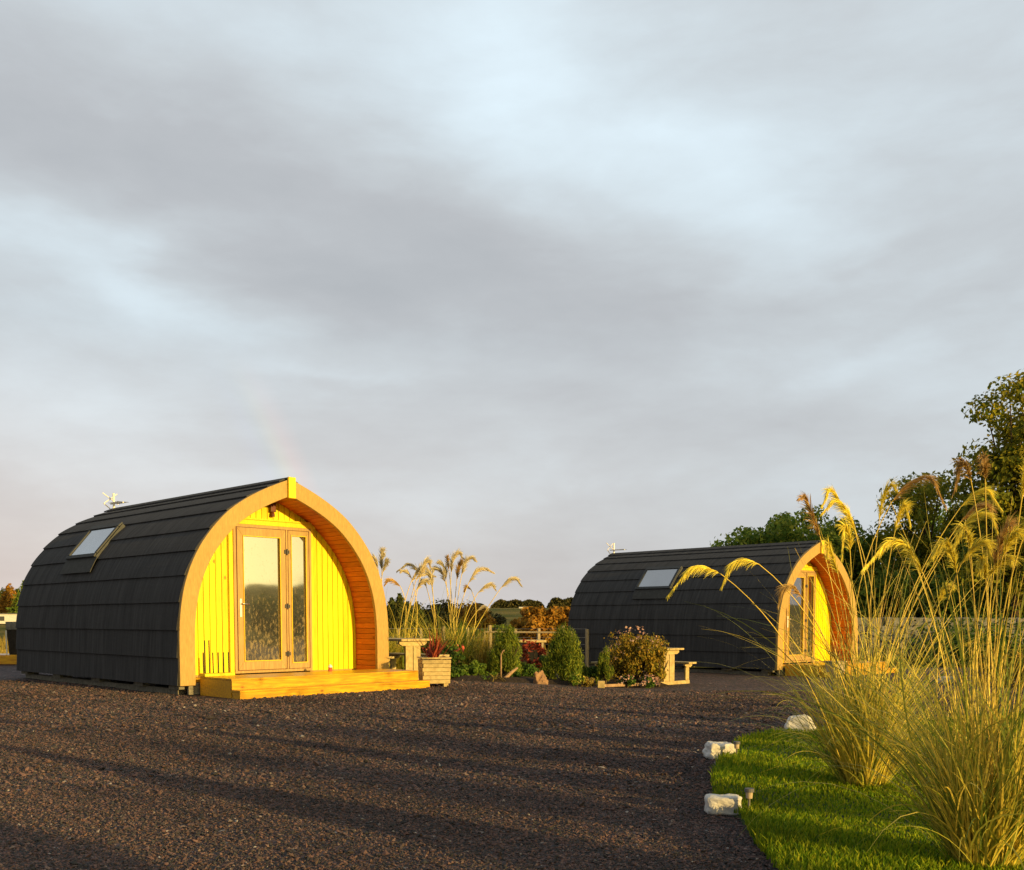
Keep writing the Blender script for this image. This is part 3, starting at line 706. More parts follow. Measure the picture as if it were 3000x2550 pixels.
    # --- skylight on the left flank
    def surf(s, q, lift): 
        p = f(s); t = f(s+.03)-f(s-.03); t /= np.hypot(*t); nr = np.array([t[1], -t[0]]); p = p+nr*lift; return Vector((-p[0], q, p[1]))
    def plate(name, s0, s1, q0_, q1_, l0, l1, mat, par, flat=True):
        g = MB(); vs = [surf(s0, q0_, l0), surf(s0, q1_, l0), surf(s1, q1_, l0), surf(s1, q0_, l0), surf(s0, q0_, l1), surf(s0, q1_, l1), surf(s1, q1_, l1), surf(s1, q0_, l1)]
        g.add(vs, [(0,1,2,3),(7,6,5,4),(0,4,5,1),(1,5,6,2),(2,6,7,3),(3,7,4,0)]); return g.build(name, mat, par)
    def slab(name, s0, s1, qa, qb, lift, th, mat, par):   # flat slab between two points of the arc
        g = MB(); A = surf(s0, qa, 0); B = surf(s1, qa, 0); t = (B-A).normalized(); nr = Vector((-t.z, 0, t.x)); 
        if nr.x > 0: nr = -nr
        o = nr*lift; e = nr*th; dy = Vector((0, qb-qa, 0))
        vs = [A+o, A+o+dy, B+o+dy, B+o, A+o+e, A+o+dy+e, B+o+dy+e, B+o+e]
        g.add(vs, [(0,3,2,1),(4,5,6,7),(0,1,5,4),(1,2,6,5),(2,3,7,6),(3,0,4,7)]); return g.build(name, mat, par)
    sk = slab('skylight', 1.92, 2.64, 3.2, 4.34, -.03, .10, M['frame_grey'], root)
    for (s0, s1, qa, qb) in ((1.92, 1.98, 3.2, 4.34), (2.55, 2.64, 3.2, 4.34), (1.98, 2.55, 3.2, 3.27), (1.98, 2.55, 4.27, 4.34)):
        slab('skylight_frame', s0, s1, qa, qb, .072+(.003 if qb-qa > 1 else 0), .022, M['frame_grey'], sk)
    # seen through one chord so that frame pieces and pane share a plane
    slab('skylight_pane', 1.985, 2.545, 3.275, 4.265, .0715, .006, M['roof_glass'], sk)
    fl = MB()
    ss = [1.66, 1.74, 1.84, 1.93]
    vs = [surf(s, q, .05 if s > 1.65 else .048) for s in ss for q in (3.15, 4.36)]; fl.add(vs, [(2*i, 2*i+1, 2*i+3, 2*i+2) for i in range(3)])
    fo_ = fl.build('flashing', M['flashing'], root); md = fo_.modifiers.new('s', 'SOLIDIFY'); md.thickness = .01
    # --- base: skids and packing blocks
    for x in (-1.62, 1.62):
        b = MB(); b.box((x, L/2+.1, .03), (.12, L-.3, .10)); b.build('skid', M['grey_wood'], root)
        for q in (.25, 1.35, 2.85, 4.4, 5.85):
            b = MB(); b.box((x+(.02 if x > 0 else -.02), q, .107), (.20, .30, .052)); b.build('block', M['grey_wood'], root)
    b = MB(); b.box((0, L/2+.1, .15), (3.3, L-.25, .03)); b.build('floor', M['dark_wood'], root)
    b = MB(); b.box((0, .30, .195), (3.24, .50, .035)); b.build('porch_floor', M['deck'], root)
    b = MB(); b.box((0, .02, .09), (3.3, .05, .16)); b.build('front_beam', M['grey_wood'], root)
    # --- aerial at the rear of the ridge
    ae = MB(); ay = L-.35; az_ = zt
    ae.tube([(0, ay+.28, az_-.02), (0, ay+.28, az_+.32)], .022, 8); a_ = ae.build('aerial', M['white_metal'], root)
    e = MB(); e.tube([(0, ay-.12, az_+.12), (0, ay+.42, az_+.13)], .012, 6); e.build('boom', M['white_metal'], a_)
    for i in range(5):
        e = MB(); yy = ay-.10+i*.09; e.tube([(-.11, yy, az_+.13), (.11, yy, az_+.13)], .006, 5); e.build('element', M['steel'], a_)
    for sg in (-1, 1):
        e = MB(); e.tube([(-.14, ay+.40, az_+.13), (.14, ay+.44, az_+.13+sg*.20)], .010, 5)
        e.tube([(.14, ay+.40, az_+.13), (-.14, ay+.44, az_+.13+sg*.20)], .010, 5) if sg > 0 else None
        e.build('reflector', M['white_metal'], a_)
    return root
PA, PB = R(45), R(43)
podA = make_pod(6.02, (-3.297, 15.264, -.05), PA, 'dark shingled arched pod at left with bright yellow front, nearest the viewer')
podB = make_pod(6.5, (7.256, 24.32, -.28), PB, 'dark shingled arched pod at right, farther off and partly behind tall grass')

def local(base, ang, u, q, z=0):
    return Vector((base[0]+math.cos(ang)*u-math.sin(ang)*q, base[1]+math.sin(ang)*u+math.cos(ang)*q, base[2]+z))
BA = (-3.297, 15.264, -.05); BB = (7.256, 24.32, -.28)

def make_deck(loc, rz, label):
    d = empty('timber_deck', loc, rz, label, 'deck', 'stepped decks in front of the pods')
    x0, x1 = -1.52, 1.68
    b = MB()
    for i in range(6): b.box(((x0+x1)/2, -.155-i*.142, .250), (x1-x0, .138, .026))
    b.build('decking', M['deck'], d, bevel=.003)
    b = MB(); b.box(((x0+x1)/2, -.925, .155), (x1-x0-.004, .026, .162)); b.build('riser', M['deck'], d, bevel=.003)
    b = MB(); b.box(((x0+x1)/2+.03, -1.045, .102), (x1-x0+.06, .20, .028)); b.build('step_tread', M['deck'], d, bevel=.003)
    b = MB(); b.box(((x0+x1)/2+.03, -1.128, .043), (x1-x0+.056, .026, .088)); b.build('step_riser', M['deck'], d, bevel=.003)
    for x in (x0+.014, x1-.014):
        b = MB(); b.box((x, -.495, .118), (.024, .83, .234)); b.box((x, -1.03, .043), (.024, .168, .086)); b.build('side_board', M['deck'], d)
    b = MB(); b.box(((x0+x1)/2, -.5, .08), (x1-x0-.1, .7, .1)); b.build('joist', M['dark_wood'], d)
    return d
make_deck(BA, PA, 'glossy orange timber deck with one step below the left pod front')
make_deck(BB, PB, 'orange timber deck with a step at the right pod, behind tall grass')

# boot rack on the left deck
rk = empty('boot_rack', local(BA, PA, -1.32, -.16, .263), PA, 'low rack of upright bars standing at left end of the orange deck', 'boot rack')
b = MB(); b.box((.02, 0, .022), (.46, .17, .04)); b.build('base', M['yellow_trim'], rk, bevel=.003)
for i, (x, h) in enumerate(((-.18,.50),(-.115,.50),(-.155,.33),(-.06,.33),(.02,.33),(.10,.33),(.18,.33))):
    b = MB(); yy = -.04 if i != 2 else .05; b.tube([(x, yy, .04), (x-.004, yy, h)], .009, 6); b.build('bar', M['dark_wood'], rk)
# little lantern
ln = empty('candle_lantern', local(BA, PA, .62, -.12, .263), 0, 'tiny red and white lantern left on the deck right of the door', 'lantern')
b = MB(); b.tube([(0,0,0),(0,0,.055)], [.034,.03], 12); b.build('jar', M['red_flower'], ln, smooth=False)
b = MB(); b.tube([(0,0,.056),(0,0,.075),(0,0,.10)], [.034,.03,.008], 12); b.build('lid', M['white_metal'], ln)

# ------------------------------------------------------------------ picnic tables
def make_table():
    t = empty('picnic_table', (0,0,0))
    L = 1.5
    # local: x across (table width), y along its length going back, z up
    b = MB()
    for i in range(5): b.box((-.27+i*.135, L/2, .70), (.129, L, .036))
    b.build('tabletop', M['pale_wood'], t, bevel=.004)
    for sd in (-1, 1):
        b = MB()
        for i in range(2): b.box((sd*(.55+i*.128), L/2, .415), (.122, L, .036))
        b.build('seat', M['pale_wood'], t, bevel=.004)
    for y in (.12, L-.12):
        b = MB(); b.prism([(-.24,.60),(.24,.60),(.30,.635),(.30,.681),(-.30,.681),(-.30,.635)], y-.022, y+.022); b.build('tabletop_bearer', M['pale_wood'], t)
        for x in (-.085, .085):
            b = MB(); b.box((x, y, .335), (.155, .042, .528)); b.build('leg', M['pale_wood'], t, bevel=.003)
        b = MB(); b.box((0, y, .036), (1.26, .075, .07)); b.build('foot_bar', M['pale_wood'], t, bevel=.003)
        for sd in (-1, 1):
            b = MB(); b.prism([(sd*.615-.06,.33),(sd*.615+.06,.33),(sd*.615+.11,.36),(sd*.615+.11,.396),(sd*.615-.12,.396),(sd*.615-.12,.36)], y-.022, y+.022); b.build('seat_bearer', M['pale_wood'], t)
            b = MB(); b.box((sd*.575, y, .20), (.11, .044, .256)); b.build('seat_leg', M['pale_wood'], t, bevel=.003)
    return t
t1 = make_table(); t1.location = (-1.62, 17.45, gz(-1.6,17.4)); t1.rotation_euler = (0,0,PA)
tag(t1, 'pale wooden picnic table just right of the nearer pod, behind the planter', 'picnic table', 'pale picnic tables beside the pods')
t2 = copy_tree(t1); t2.location = (3.14, 19.9, -.28); t2.rotation_euler = (0,0,PB)
tag(t2, 'pale wooden picnic table before the farther pod, half hidden by bronze shrub', 'picnic table', 'pale picnic tables beside the pods')

# ------------------------------------------------------------------ planter and pots
pl = empty('wooden_planter', (-1.22, 16.05, -.055), R(14), 'square slatted wooden planter box on feet at right end of deck', 'planter')
b = MB(); nS = 6; W = .43
for i in range(nS):
    z = .06+i*.062+.03; w = W-.012*(nS-1-i)*.35
    ex = .02 if i % 2 else -.012
    for (c, d) in (((0,-w/2,z),(w+ex,.03,.058)),((0,w/2,z),(w+ex,.03,.058))): b.box(c, d)
    for (c, d) in (((-w/2,0,z),(.028,w-.034-ex,.058)),((w/2,0,z),(.028,w-.034-ex,.058))): b.box(c, d)
b.build('slatted_box', M['pale_wood'], pl, bevel=.003)
b = MB(); b.box((0,-W/2,.455),(W+.03,.05,.022)); b.box((0,W/2,.455),(W+.03,.05,.022)); b.box((-W/2,0,.455),(.05,W-.054,.022)); b.box((W/2,0,.455),(.05,W-.054,.022)); b.build('rim', M['pale_wood'], pl)
for x in (-.15,.15):
    b = MB(); b.box((x,0,.03),(.07,W-.02,.058)); b.build('foot', M['pale_wood'], pl)
b = MB(); b.box((0,0,.40),(W-.04,W-.04,.03)); b.build('soil', M['soil'], pl)

def strap(V, F, base, az, el, L, w, droop, seg=6):
    """one arching strap leaf appended to lists"""
    b = len(V); d = Vector((math.cos(az)*math.cos(el), math.sin(az)*math.cos(el), math.sin(el))); side = Vector((-math.sin(az), math.cos(az), 0))
    p = Vector(base)
    for i in range(seg+1):
        t = i/seg; ww = w*(1-t**2.2)*(.6+.4*min(1, t*5))+.0005
        V.append(tuple(p-side*ww)); V.append(tuple(p+side*ww))
        if i < seg:
            F.append((b+2*i, b+2*i+1, b+2*i+3, b+2*i+2)); p = p+d*(L/seg); d = (d+Vector((0,0,-droop/seg))).normalized()
def strap_plant(name, loc, n, L, w, mat, label, cat, elr=(.7,1.45), droop=.8, group=None, jit=.03):
    V, F = [], []
    for i in range(n):
        az = random.uniform(0, 2*math.pi); e = random.uniform(*elr)
        strap(V, F, (random.gauss(0, jit), random.gauss(0, jit), 0), az, e, L*random.uniform(.6, 1.1), w, droop*random.uniform(.3, 1.4)*(1.6-e))
    o = np_mesh(name, V, F, mat); o.location = loc
    return tag(o, label, cat, group)
strap_plant('cordyline', (-1.22, 16.05, .34), 46, .62, .013, M['red_leaf'], 'spiky dark red cordyline growing in the slatted wooden planter', 'plant', (.55,1.5), .9)
# pot at right pod
pt = empty('flower_pot', local(BB, PB, -1.25, -1.18, 0), PB, 'cream tapered flower pot below the front of the farther pod', 'flower pot')
b = MB(); b.box((0,0,.17),(.34,.34,.34), taper=.72); b.build('pot_body', M['terracotta'], pt, bevel=.01)
b = MB(); b.box((0,0,.352),(.37,.37,.02)); b.build('pot_rim', M['terracotta'], pt)
strap_plant('potted_cordyline', local(BB, PB, -1.25, -1.18, .36), 34, .5, .012, M['red_leaf'], 'red spiky plant in the cream pot before the farther pod door', 'plant', (.5,1.45), .9)

# ------------------------------------------------------------------ leafy things
def leaves(name, P, size, mat, parent=None, up=0.2, aspect=.55, out=None, vert=None):
    """P (n,3) leaf centres; out (n,3) preferred facing"""
    n = len(P); s = size*RNG.uniform(.6, 1.35, n)
    nrm = RNG.normal(0, 1, (n, 3)); nrm[:, 2] += up
    if out is not None: nrm = nrm*.75+out*1.1
    nrm /= np.linalg.norm(nrm, axis=1)[:, None]
    if vert is None: a = np.cross(nrm, RNG.normal(0, 1, (n, 3)))
    else:       # leaf blades point up and outwards
        a = RNG.normal(0, .38, (n, 3))+np.array([0, 0, 1.0])+(out*vert if out is not None else 0); a -= nrm*np.sum(a*nrm, 1)[:, None]
    a /= np.linalg.norm(a, axis=1)[:, None]; b = np.cross(nrm, a)
    V = np.empty((n, 4, 3)); V[:,0] = P-a*s[:,None]; V[:,1] = P-b*(s*aspect)[:,None]+nrm*(s*.12)[:,None]; V[:,2] = P+a*s[:,None]; V[:,3] = P+b*(s*aspect)[:,None]+nrm*(s*.12)[:,None]
    F = np.arange(n*4).reshape(n, 4)
    return np_mesh(name, V.reshape(-1, 3), F, mat, parent)
def ball_pts(c, r, n, shell=.55):
    d = RNG.normal(0, 1, (n, 3)); d /= np.linalg.norm(d, axis=1)[:, None]
    rad = (shell+(1-shell)*RNG.random(n)**.6)
    return np.array(c)+d*rad[:, None]*np.array(r), d

def bush(name, base, w, h, n, leaf, mat, label, cat='shrub', spikes=0, dome=True, group=None, flowers=None, trunk=False, lumps=None, columns=False, parts=True, sprig=False):
    root = empty(name, base, 0, label, cat, group)
    k = lumps or 12; P, O = [], []
    for i in range(k):
        a = RNG.uniform(0, 2*np.pi); rr = math.sqrt(RNG.random())*.5*w*.72; t = RNG.random()
        hh = h*(.2+.62*t)*(1-.35*(rr/(w*.5))**2) if dome else h*(.1+.75*t)
        if columns: rr = rr*(1-.55*t)
        c = (rr*math.cos(a), rr*math.sin(a), hh); r = w*(.17 if not columns else .10)*RNG.uniform(.55, 1.45)*(.75 if sprig else 1)
        p, o = ball_pts(c, (r, r, r*(1 if not columns else 2.2)), n//k, .25); P.append(p); O.append(o)
    P = np.concatenate(P); O = np.concatenate(O); ok = P[:,2] > .01; P = P[ok]; O = O[ok]
    leaves('foliage', P, leaf, mat, root, out=O, aspect=.5 if not columns else .2, vert=.5 if columns or sprig else None)
    st = MB()
    for i in range(7):
        a = random.uniform(0, 6.28); q = (math.cos(a)*w*.28, math.sin(a)*w*.28, h*.6)
        st.tube([(0,0,-.02), (q[0]*.4, q[1]*.4, h*.3), q], [.014*h+.004, .01*h+.003, .004], 5)
    st.build('stem', M['bark'], root)
    if flowers:
        fm, fn, fs, zr = flowers
        d = RNG.normal(0, 1, (fn, 3)); d[:,2] = np.abs(d[:,2]); d /= np.linalg.norm(d, axis=1)[:, None]
        P = d*np.array([w*.5, w*.5, h*.95])*RNG.uniform(.85, 1.03, (fn, 1)); P = P[(P[:,2] > h*zr[0]) & (P[:,2] < h*zr[1])]
        cl = (P[:, None, :]+RNG.normal(0, fs*1.1, (len(P), 5, 3))).reshape(-1, 3)
        leaves('blossom', cl, fs, fm, root, aspect=.8)
    return root

def G(px, py_base, Y):      # ground point under a photo column at distance Y
    p = at(px, py_base, Y); return Vector((p.x, Y, gz(p.x, Y)))
# raised soil bed between the pods
bx = [at(px, 1990, 1).x for px in (1330, 1960)]
mb = MB(); bed = [(1335,17.6),(1500,17.9),(1700,18.5),(1900,19.2),(1985,19.6),(1900,22.5),(1600,23.5),(1300,22.5),(1200,20.2),(1262,18.4)]
bed = [((px-1500)/3000*Y, Y) for px, Y in bed]; n = len(bed); cx = sum(p[0] for p in bed)/n; cy = sum(p[1] for p in bed)/n
mb.add([(x, y, gz(x,y)-.03) for x, y in bed]+[(x+(cx-x)*.12, y+(cy-y)*.12, gz(x,y)+.07) for x, y in bed]+[(cx, cy, gz(cx,cy)+.12)],
       [(i, (i+1) % n, (i+1) % n+n, i+n) for i in range(n)]+[(i+n, (i+1) % n+n, 2*n) for i in range(n)])
o = mb.build('garden_bed', M['soil'], smooth=True); o['kind'] = 'structure'
# timber edging
eb = MB()
pts = [((px-1500)/3000*Y, Y) for px, Y in ((1762,18.55),(1910,19.1))]
v0 = Vector((pts[0][0], pts[0][1], 0)); v1 = Vector((pts[1][0], pts[1][1], 0)); dv = v1-v0
eb.box((0,0,.02), (dv.length, .04, .05)); o = eb.build('edging_board', M['driftwood']); o.location = ((v0+v1)/2)+Vector((0,0,gz(*pts[0])+.01)); o.rotation_euler = (0,0,math.atan2(dv.y, dv.x))
tag(o, 'thin pinkish timber edging at foot of the bronze shrub', 'edging board')

bush('dwarf_conifer', G(1482,1990,18.9), .98, 1.04, 13000, .036, M['dwarf_conifer'], 'upright green dwarf conifer left of the red leafed shrub, behind hooked stake', 'conifer', columns=True, lumps=44, group='dwarf conifers in the bed')
bush('dwarf_conifer', G(1653,1990,18.9), 1.12, 1.12, 16000, .036, M['dwarf_conifer'], 'broad green dwarf conifer at the corner of the farther pod wall', 'conifer', columns=True, lumps=54, group='dwarf conifers in the bed')
bush('dwarf_conifer', G(1772,1990,18.75), .5, .78, 5000, .032, M['dwarf_conifer'], 'small narrow dwarf conifer against the left side of the bronze shrub', 'conifer', columns=True, lumps=22, group='dwarf conifers in the bed')
bush('bronze_shrub', G(1856,1990,19.6), 1.5, 1.16, 9000, .030, M['bronze_leaf'], 'big rounded bronze flowering shrub before the farther pod, beside the table', 'shrub', lumps=60, sprig=True, flowers=(M['pink_flower'], 110, .022, (.5,1.0)))
bush('bronze_shrub', G(1930,1990,19.35), .66, .84, 2600, .032, M['bronze_leaf'], 'smaller bronze shrub overlapping the left end of the farther picnic table', 'shrub', lumps=20, sprig=True, flowers=(M['pink_flower'], 26, .02, (.6,1.0)))
bush('pink_flowers', G(1905,2000,18.9), .36, .26, 500, .03, M['green_leaf'], 'low clump of pink flowers at right end of the timber edging', 'flowers', flowers=(M['pink_flower'], 34, .02, (.2,1.0)))
bush('pink_flowers', G(1838,2000,18.8), .34, .26, 500, .03, M['green_leaf'], 'low clump of pink flowers under middle of the bronze shrub', 'flowers', flowers=(M['pink_flower'], 14, .02, (.2,1.0)))
bush('yellow_flowers', G(1690,2000,18.3), .34, .24, 900, .022, M['lime_leaf'], 'low yellow and white flowers in front of the broad conifer', 'flowers', flowers=(M['yellow_flower'], 60, .012, (.3,1.0)))
bush('golden_plant', G(1724,2000,18.4), .28, .20, 900, .022, M['gold_leaf'], 'low golden orange plant beside the little timber block', 'plant')
bush('red_shrub', G(1566,1990,20.8), .66, .92, 420, .05, M['red_leaf'], 'red leafed shrub between the two larger conifers, before the dark shed', 'shrub', lumps=12)
bush('rose_bush', G(1292,1990,19.2), .9, .80, 3400, .035, M['green_leaf'], 'dark green bush with red roses behind the planter', 'shrub', lumps=18, flowers=(M['red_flower'], 5, .03, (.5,.95)))
bush('rose_bush', G(1345,1990,18.8), .45, .62, 1400, .035, M['green_leaf'], 'small green bush with a red bloom right of the picnic table seat', 'shrub', lumps=8, flowers=(M['red_flower'], 6, .035, (.6,1.0)))
bush('green_groundcover', G(1385,2000,18.3), .55, .34, 1900, .03, M['lime_leaf'], 'low bright green leafy plant at left front of the bed', 'plant')
bush('green_groundcover', G(1335,2000,18.2), .5, .22, 1300, .03, M['green_leaf'], 'low dark green plant between planter and bright green plant', 'plant')
bush('green_groundcover', G(1545,2000,19.0), .6, .32, 1800, .03, M['green_leaf'], 'low dark green plant behind the orange slab of stone', 'plant')
bush('green_groundcover', G(1600,2000,19.8), .5, .55, 1700, .035, M['green_leaf'], 'mid green leafy plant behind the standing stone', 'plant')
bush('green_groundcover', G(1728,2000,20.0), .5, .45, 1500, .035, M['green_leaf'], 'dark green plant in shade between broad and narrow conifers', 'plant')
bush('green_groundcover', G(1435,2000,18.4), .4, .14, 900, .025, M['lime_leaf'], 'flat bright green tufts round the foot of the hooked stake', 'plant')
bush('green_groundcover', G(1510,2000,18.6), .4, .2, 900, .025, M['green_leaf'], 'low green tuft between driftwood and orange stone slab', 'plant')
strap_plant('pale_hosta', G(1420,2000,17.9)+Vector((0,0,.03)), 16, .18, .012, M['lime_leaf'], 'tiny pale leaved hosta at the very front of the bed', 'plant', (.2,.9), 1.2)
strap_plant('pale_hosta', G(1452,2000,18.0)+Vector((0,0,.05)), 22, .26, .014, M['gold_leaf'], 'yellowish spreading hosta at foot of the hooked stake', 'plant', (.2,.9), 1.2)
strap_plant('green_grass_tuft', G(1340,1990,19.8), 240, 1.05, .010, M['lime_leaf'], 'tall bright green grassy tuft behind the rose bush', 'grass tuft', (1.0,1.5), .5, jit=.10)
strap_plant('golden_grass_tuft', G(1400,1990,20.2), 300, 1.0, .007, M['gold_leaf'], 'golden dry grass tuft between green tuft and first conifer', 'grass tuft', (1.0,1.5), .7, jit=.14)
strap_plant('golden_grass_tuft', G(1420,1990,19.4), 160, .7, .007, M['bronze_leaf'], 'brown arching grass tuft left of the first conifer', 'grass tuft', (.8,1.5), 1.0, jit=.08)

# stones, driftwood, stake in the bed
def rock(name, loc, dim, mat, label, cat='stone', seed=0, rz=0, group=None, tilt=0, rough=.10, taper=(1,1)):
    import bmesh
    bm = bmesh.new(); bmesh.ops.create_cube(bm, size=2); bmesh.ops.subdivide_edges(bm, edges=bm.edges[:], cuts=7, use_grid_fill=True)
    for v in bm.verts:
        c = v.co.copy(); p = 7.0
        m_ = (abs(c.x)**p+abs(c.y)**p+abs(c.z)**p)**(1/p); c = c/m_
        o1 = Vector((seed*7.3, seed*1.7, 3)); c += Vector([rough*mn.noise(c*1.1+o1+Vector((k*9,0,0)))*1.6 for k in range(3)])
        c *= 1+rough*.5*mn.noise(c*3.5+Vector((seed, 2, seed)))
        t = (c.z+1)/2; c.x *= 1+(taper[0]-1)*t; c.y *= 1+(taper[1]-1)*t
        v.co = Vector((c.x*dim[0]/2, c.y*dim[1]/2, (c.z+.9)*dim[2]/2))
    me = bpy.data.meshes.new(name); bm.to_mesh(me); bm.free(); me.materials.append(mat)
    o = bpy.data.objects.new(name, me); COL.objects.link(o); o.location = loc; o.rotation_euler = (tilt, 0, rz)
    return tag(o, label, cat, group)
ow = G(1585,2000,18.1)
rock('stone_slab', ow, (.24,.10,.25), M['brown_stone'], 'jagged orange brown stone slab leaning at front of the bed', seed=3, rz=.3, tilt=-.4, taper=(.7,.6), rough=.3)
rock('bed_stone', G(1592,2000,18.15), (.16,.12,.09), M['brown_stone'], 'small orange stone at right foot of the jagged slab', seed=9, rz=.8)
rock('standing_stone', G(1617,1990,18.9)+Vector((0,0,.12)), (.12,.09,.48), M['brown_stone'], 'narrow upright brown stone left of the broad conifer', seed=5, taper=(.5,.7), rough=.2)
b = MB(); a = G(1478,2000,18.2)+Vector((0,0,.04)); e = at(1516,1957,18.35)
b.tube([a, a.lerp(e,.5)+Vector((0.01,0,.02)), e], [.035,.03,.018], 7); o = b.build('driftwood', M['driftwood']); tag(o, 'short slanting piece of driftwood right of the hooked stake', 'driftwood')
b = MB(); a = G(1468,2000,18.1); tp = at(1472,1912,18.1)
b.tube([a, Vector((a.x,a.y,tp.z-.05)), tp+Vector((-.005,0,0)), tp+Vector((.015,0,.03)), tp+Vector((.03,0,.045)), tp+Vector((.035,0,.02))], [.012,.011,.011,.01,.01,.008], 6)
o = b.build('garden_stake', M['driftwood']); tag(o, 'thin pale stake with a hooked top before the first conifer', 'garden stake')
b = MB(); b.box((0,0,.065), (.125,.1,.13)); o = b.build('timber_block', M['pale_wood'], bevel=.006); o.location = G(1761,2000,18.25); tag(o, 'small sunlit timber block at left end of the edging', 'timber block')

# low dark shed behind the bed
sd = empty('low_shed', (at(1545,1900,24).x, 24.2, gz(1,24)), R(6), 'low dark open shed with pale posts behind the garden bed', 'shed')
b = MB(); b.box((0,.35,.33),(.82,.6,.66)); b.build('shaded_opening', M['black'], sd)  # black block stands in for the shade inside the open front
b = MB(); b.box((0,.32,.69),(.9,.76,.05)); b.build('roof', M['pale_wood'], sd)
for x in (-.30,.36):
    b = MB(); b.box((x,-.01,.33),(.05,.05,.662)); b.build('post', M['fence_wood'], sd)
b = MB(); b.box((-.46,.02,.36),(.2,.05,.6)); b.build('side_panel', M['roof_grey'], sd)

# field fence
def fence(name, px0, px1, Y0, Y1, posts, label, h=1.15):
    r = empty(name, ((px0-1500)/3000*Y0, Y0, -.38), 0, label, 'fence')
    A = Vector(((px0-1500)/3000*Y0, Y0, -.38)); B = Vector(((px1-1500)/3000*Y1, Y1, -.38))
    for i in range(posts):
        p = A.lerp(B, i/(posts-1))-A; lean = random.gauss(0, .03)
        b = MB(); b.tube([p, p+Vector((lean, 0, h+random.uniform(-.05,.08)))], .05, 7); b.build('post', M['fence_wood'], r)
    for z in (.25,.5,.72,.9,h-.02):
        b = MB(); b.tube([Vector((0,0,z)), (B-A)*.5+Vector((0,0,z-.01)), B-A+Vector((0,0,z))], .006, 4); b.build('wire', M['steel'], r)
    return r
fence('wire_fence', 1040, 1720, 29, 27, 11, 'post and wire fence between garden and golden field in the middle')
b = MB(); A = at(1420,1852,26); B_ = at(1675,1854,25.6)
b.tube([A, B_], .024, 6); b.tube([Vector((A.x,A.y,-.4)), A], .024, 6); b.tube([Vector((B_.x,B_.y,-.4)), B_], .024, 6)
o = b.build('timber_rail', M['fence_wood']); tag(o, 'long sunlit timber rail running behind the garden bed', 'rail')

# tall dry field grass beyond the yard
def field_grass():
    Vs = []; n = 26000
    Y = RNG.uniform(30.5, 62, n); X = RNG.uniform(-.56, .56, n)*Y
    h = RNG.uniform(.25, .75, n)*(.75+.4*np.sin(X*.5)*np.cos(Y*.4)); w = RNG.uniform(.012, .03, n); a = RNG.uniform(0, 2*np.pi, n); l = RNG.uniform(0,.3,n); la = RNG.uniform(0,6.28,n)
    z0 = np.full(n, -.44); dx = np.cos(a)*w; dy = np.sin(a)*w
    V = np.stack([np.stack([X-dx,Y-dy,z0],1), np.stack([X+dx,Y+dy,z0],1), np.stack([X+np.cos(la)*l,Y+np.sin(la)*l,z0+h],1)],1).reshape(-1,3)
    F = np.arange(n*3).reshape(n,3)
    o = np_mesh('field_grass', V, F, M['gold_leaf']); tag(o, 'tall golden dry grass standing in the field beyond the fence', 'grass', kind='stuff')
field_grass()

# ------------------------------------------------------------------ ornamental grasses with plumes
def bez(p0, p1, p2, n):
    return [p0*(1-t)**2+p1*2*t*(1-t)+p2*t*t for t in [i/n for i in range(n+1)]]
def catmull(P, n=6):
    Q = [P[0]*2-P[1]]+P+[P[-1]*2-P[-2]]; out = []
    for i in range(1, len(Q)-2):
        for k in range(n):
            t = k/n; a, b, c, d = Q[i-1], Q[i], Q[i+1], Q[i+2]
            out.append(.5*((2*b)+(c-a)*t+(2*a-5*b+4*c-d)*t*t+(3*b-a-3*c+d)*t*t*t))
    out.append(P[-1]); return out
def plume_mesh(path, n, ln, w):
    """hanging strands along the curved tip of a stem, combed to one side and down"""
    V, F = [], []; m_ = len(path)-1
    for i in range(n):
        t = (i+random.random())/n; k = min(int(t*m_), m_-1); fr = t*m_-k
        p = path[k].lerp(path[k+1], fr); tg = (path[k+1]-path[k]).normalized()
        L = ln*(.45+.55*math.sin(math.pi*min(1, t*1.05+.12)))*random.uniform(.7, 1.2)*(1-.35*t)
        sdv = Vector((random.gauss(0,1), random.gauss(0,1), random.gauss(0,.5))); sdv = (sdv-tg*sdv.dot(tg)).normalized()
        d = (tg*1.0+sdv*.26+Vector((0,0,-.10))).normalized(); b = len(V); seg = 4
        wd = Vector((random.gauss(0,1), random.gauss(0,1), random.gauss(0,1))); wd = (wd-d*wd.dot(d)).normalized()
        for s in range(seg+1):
            ww = w*(1-(s/seg)**1.6)*.5+.0002*w/.002
            V.append(p-wd*ww); V.append(p+wd*ww)
            if s < seg: F.append((b+2*s, b+2*s+1, b+2*s+3, b+2*s+2)); p = p+d*(L/seg); d = (d+Vector((0,0,-.26))+sdv*.02).normalized()
    return V, F
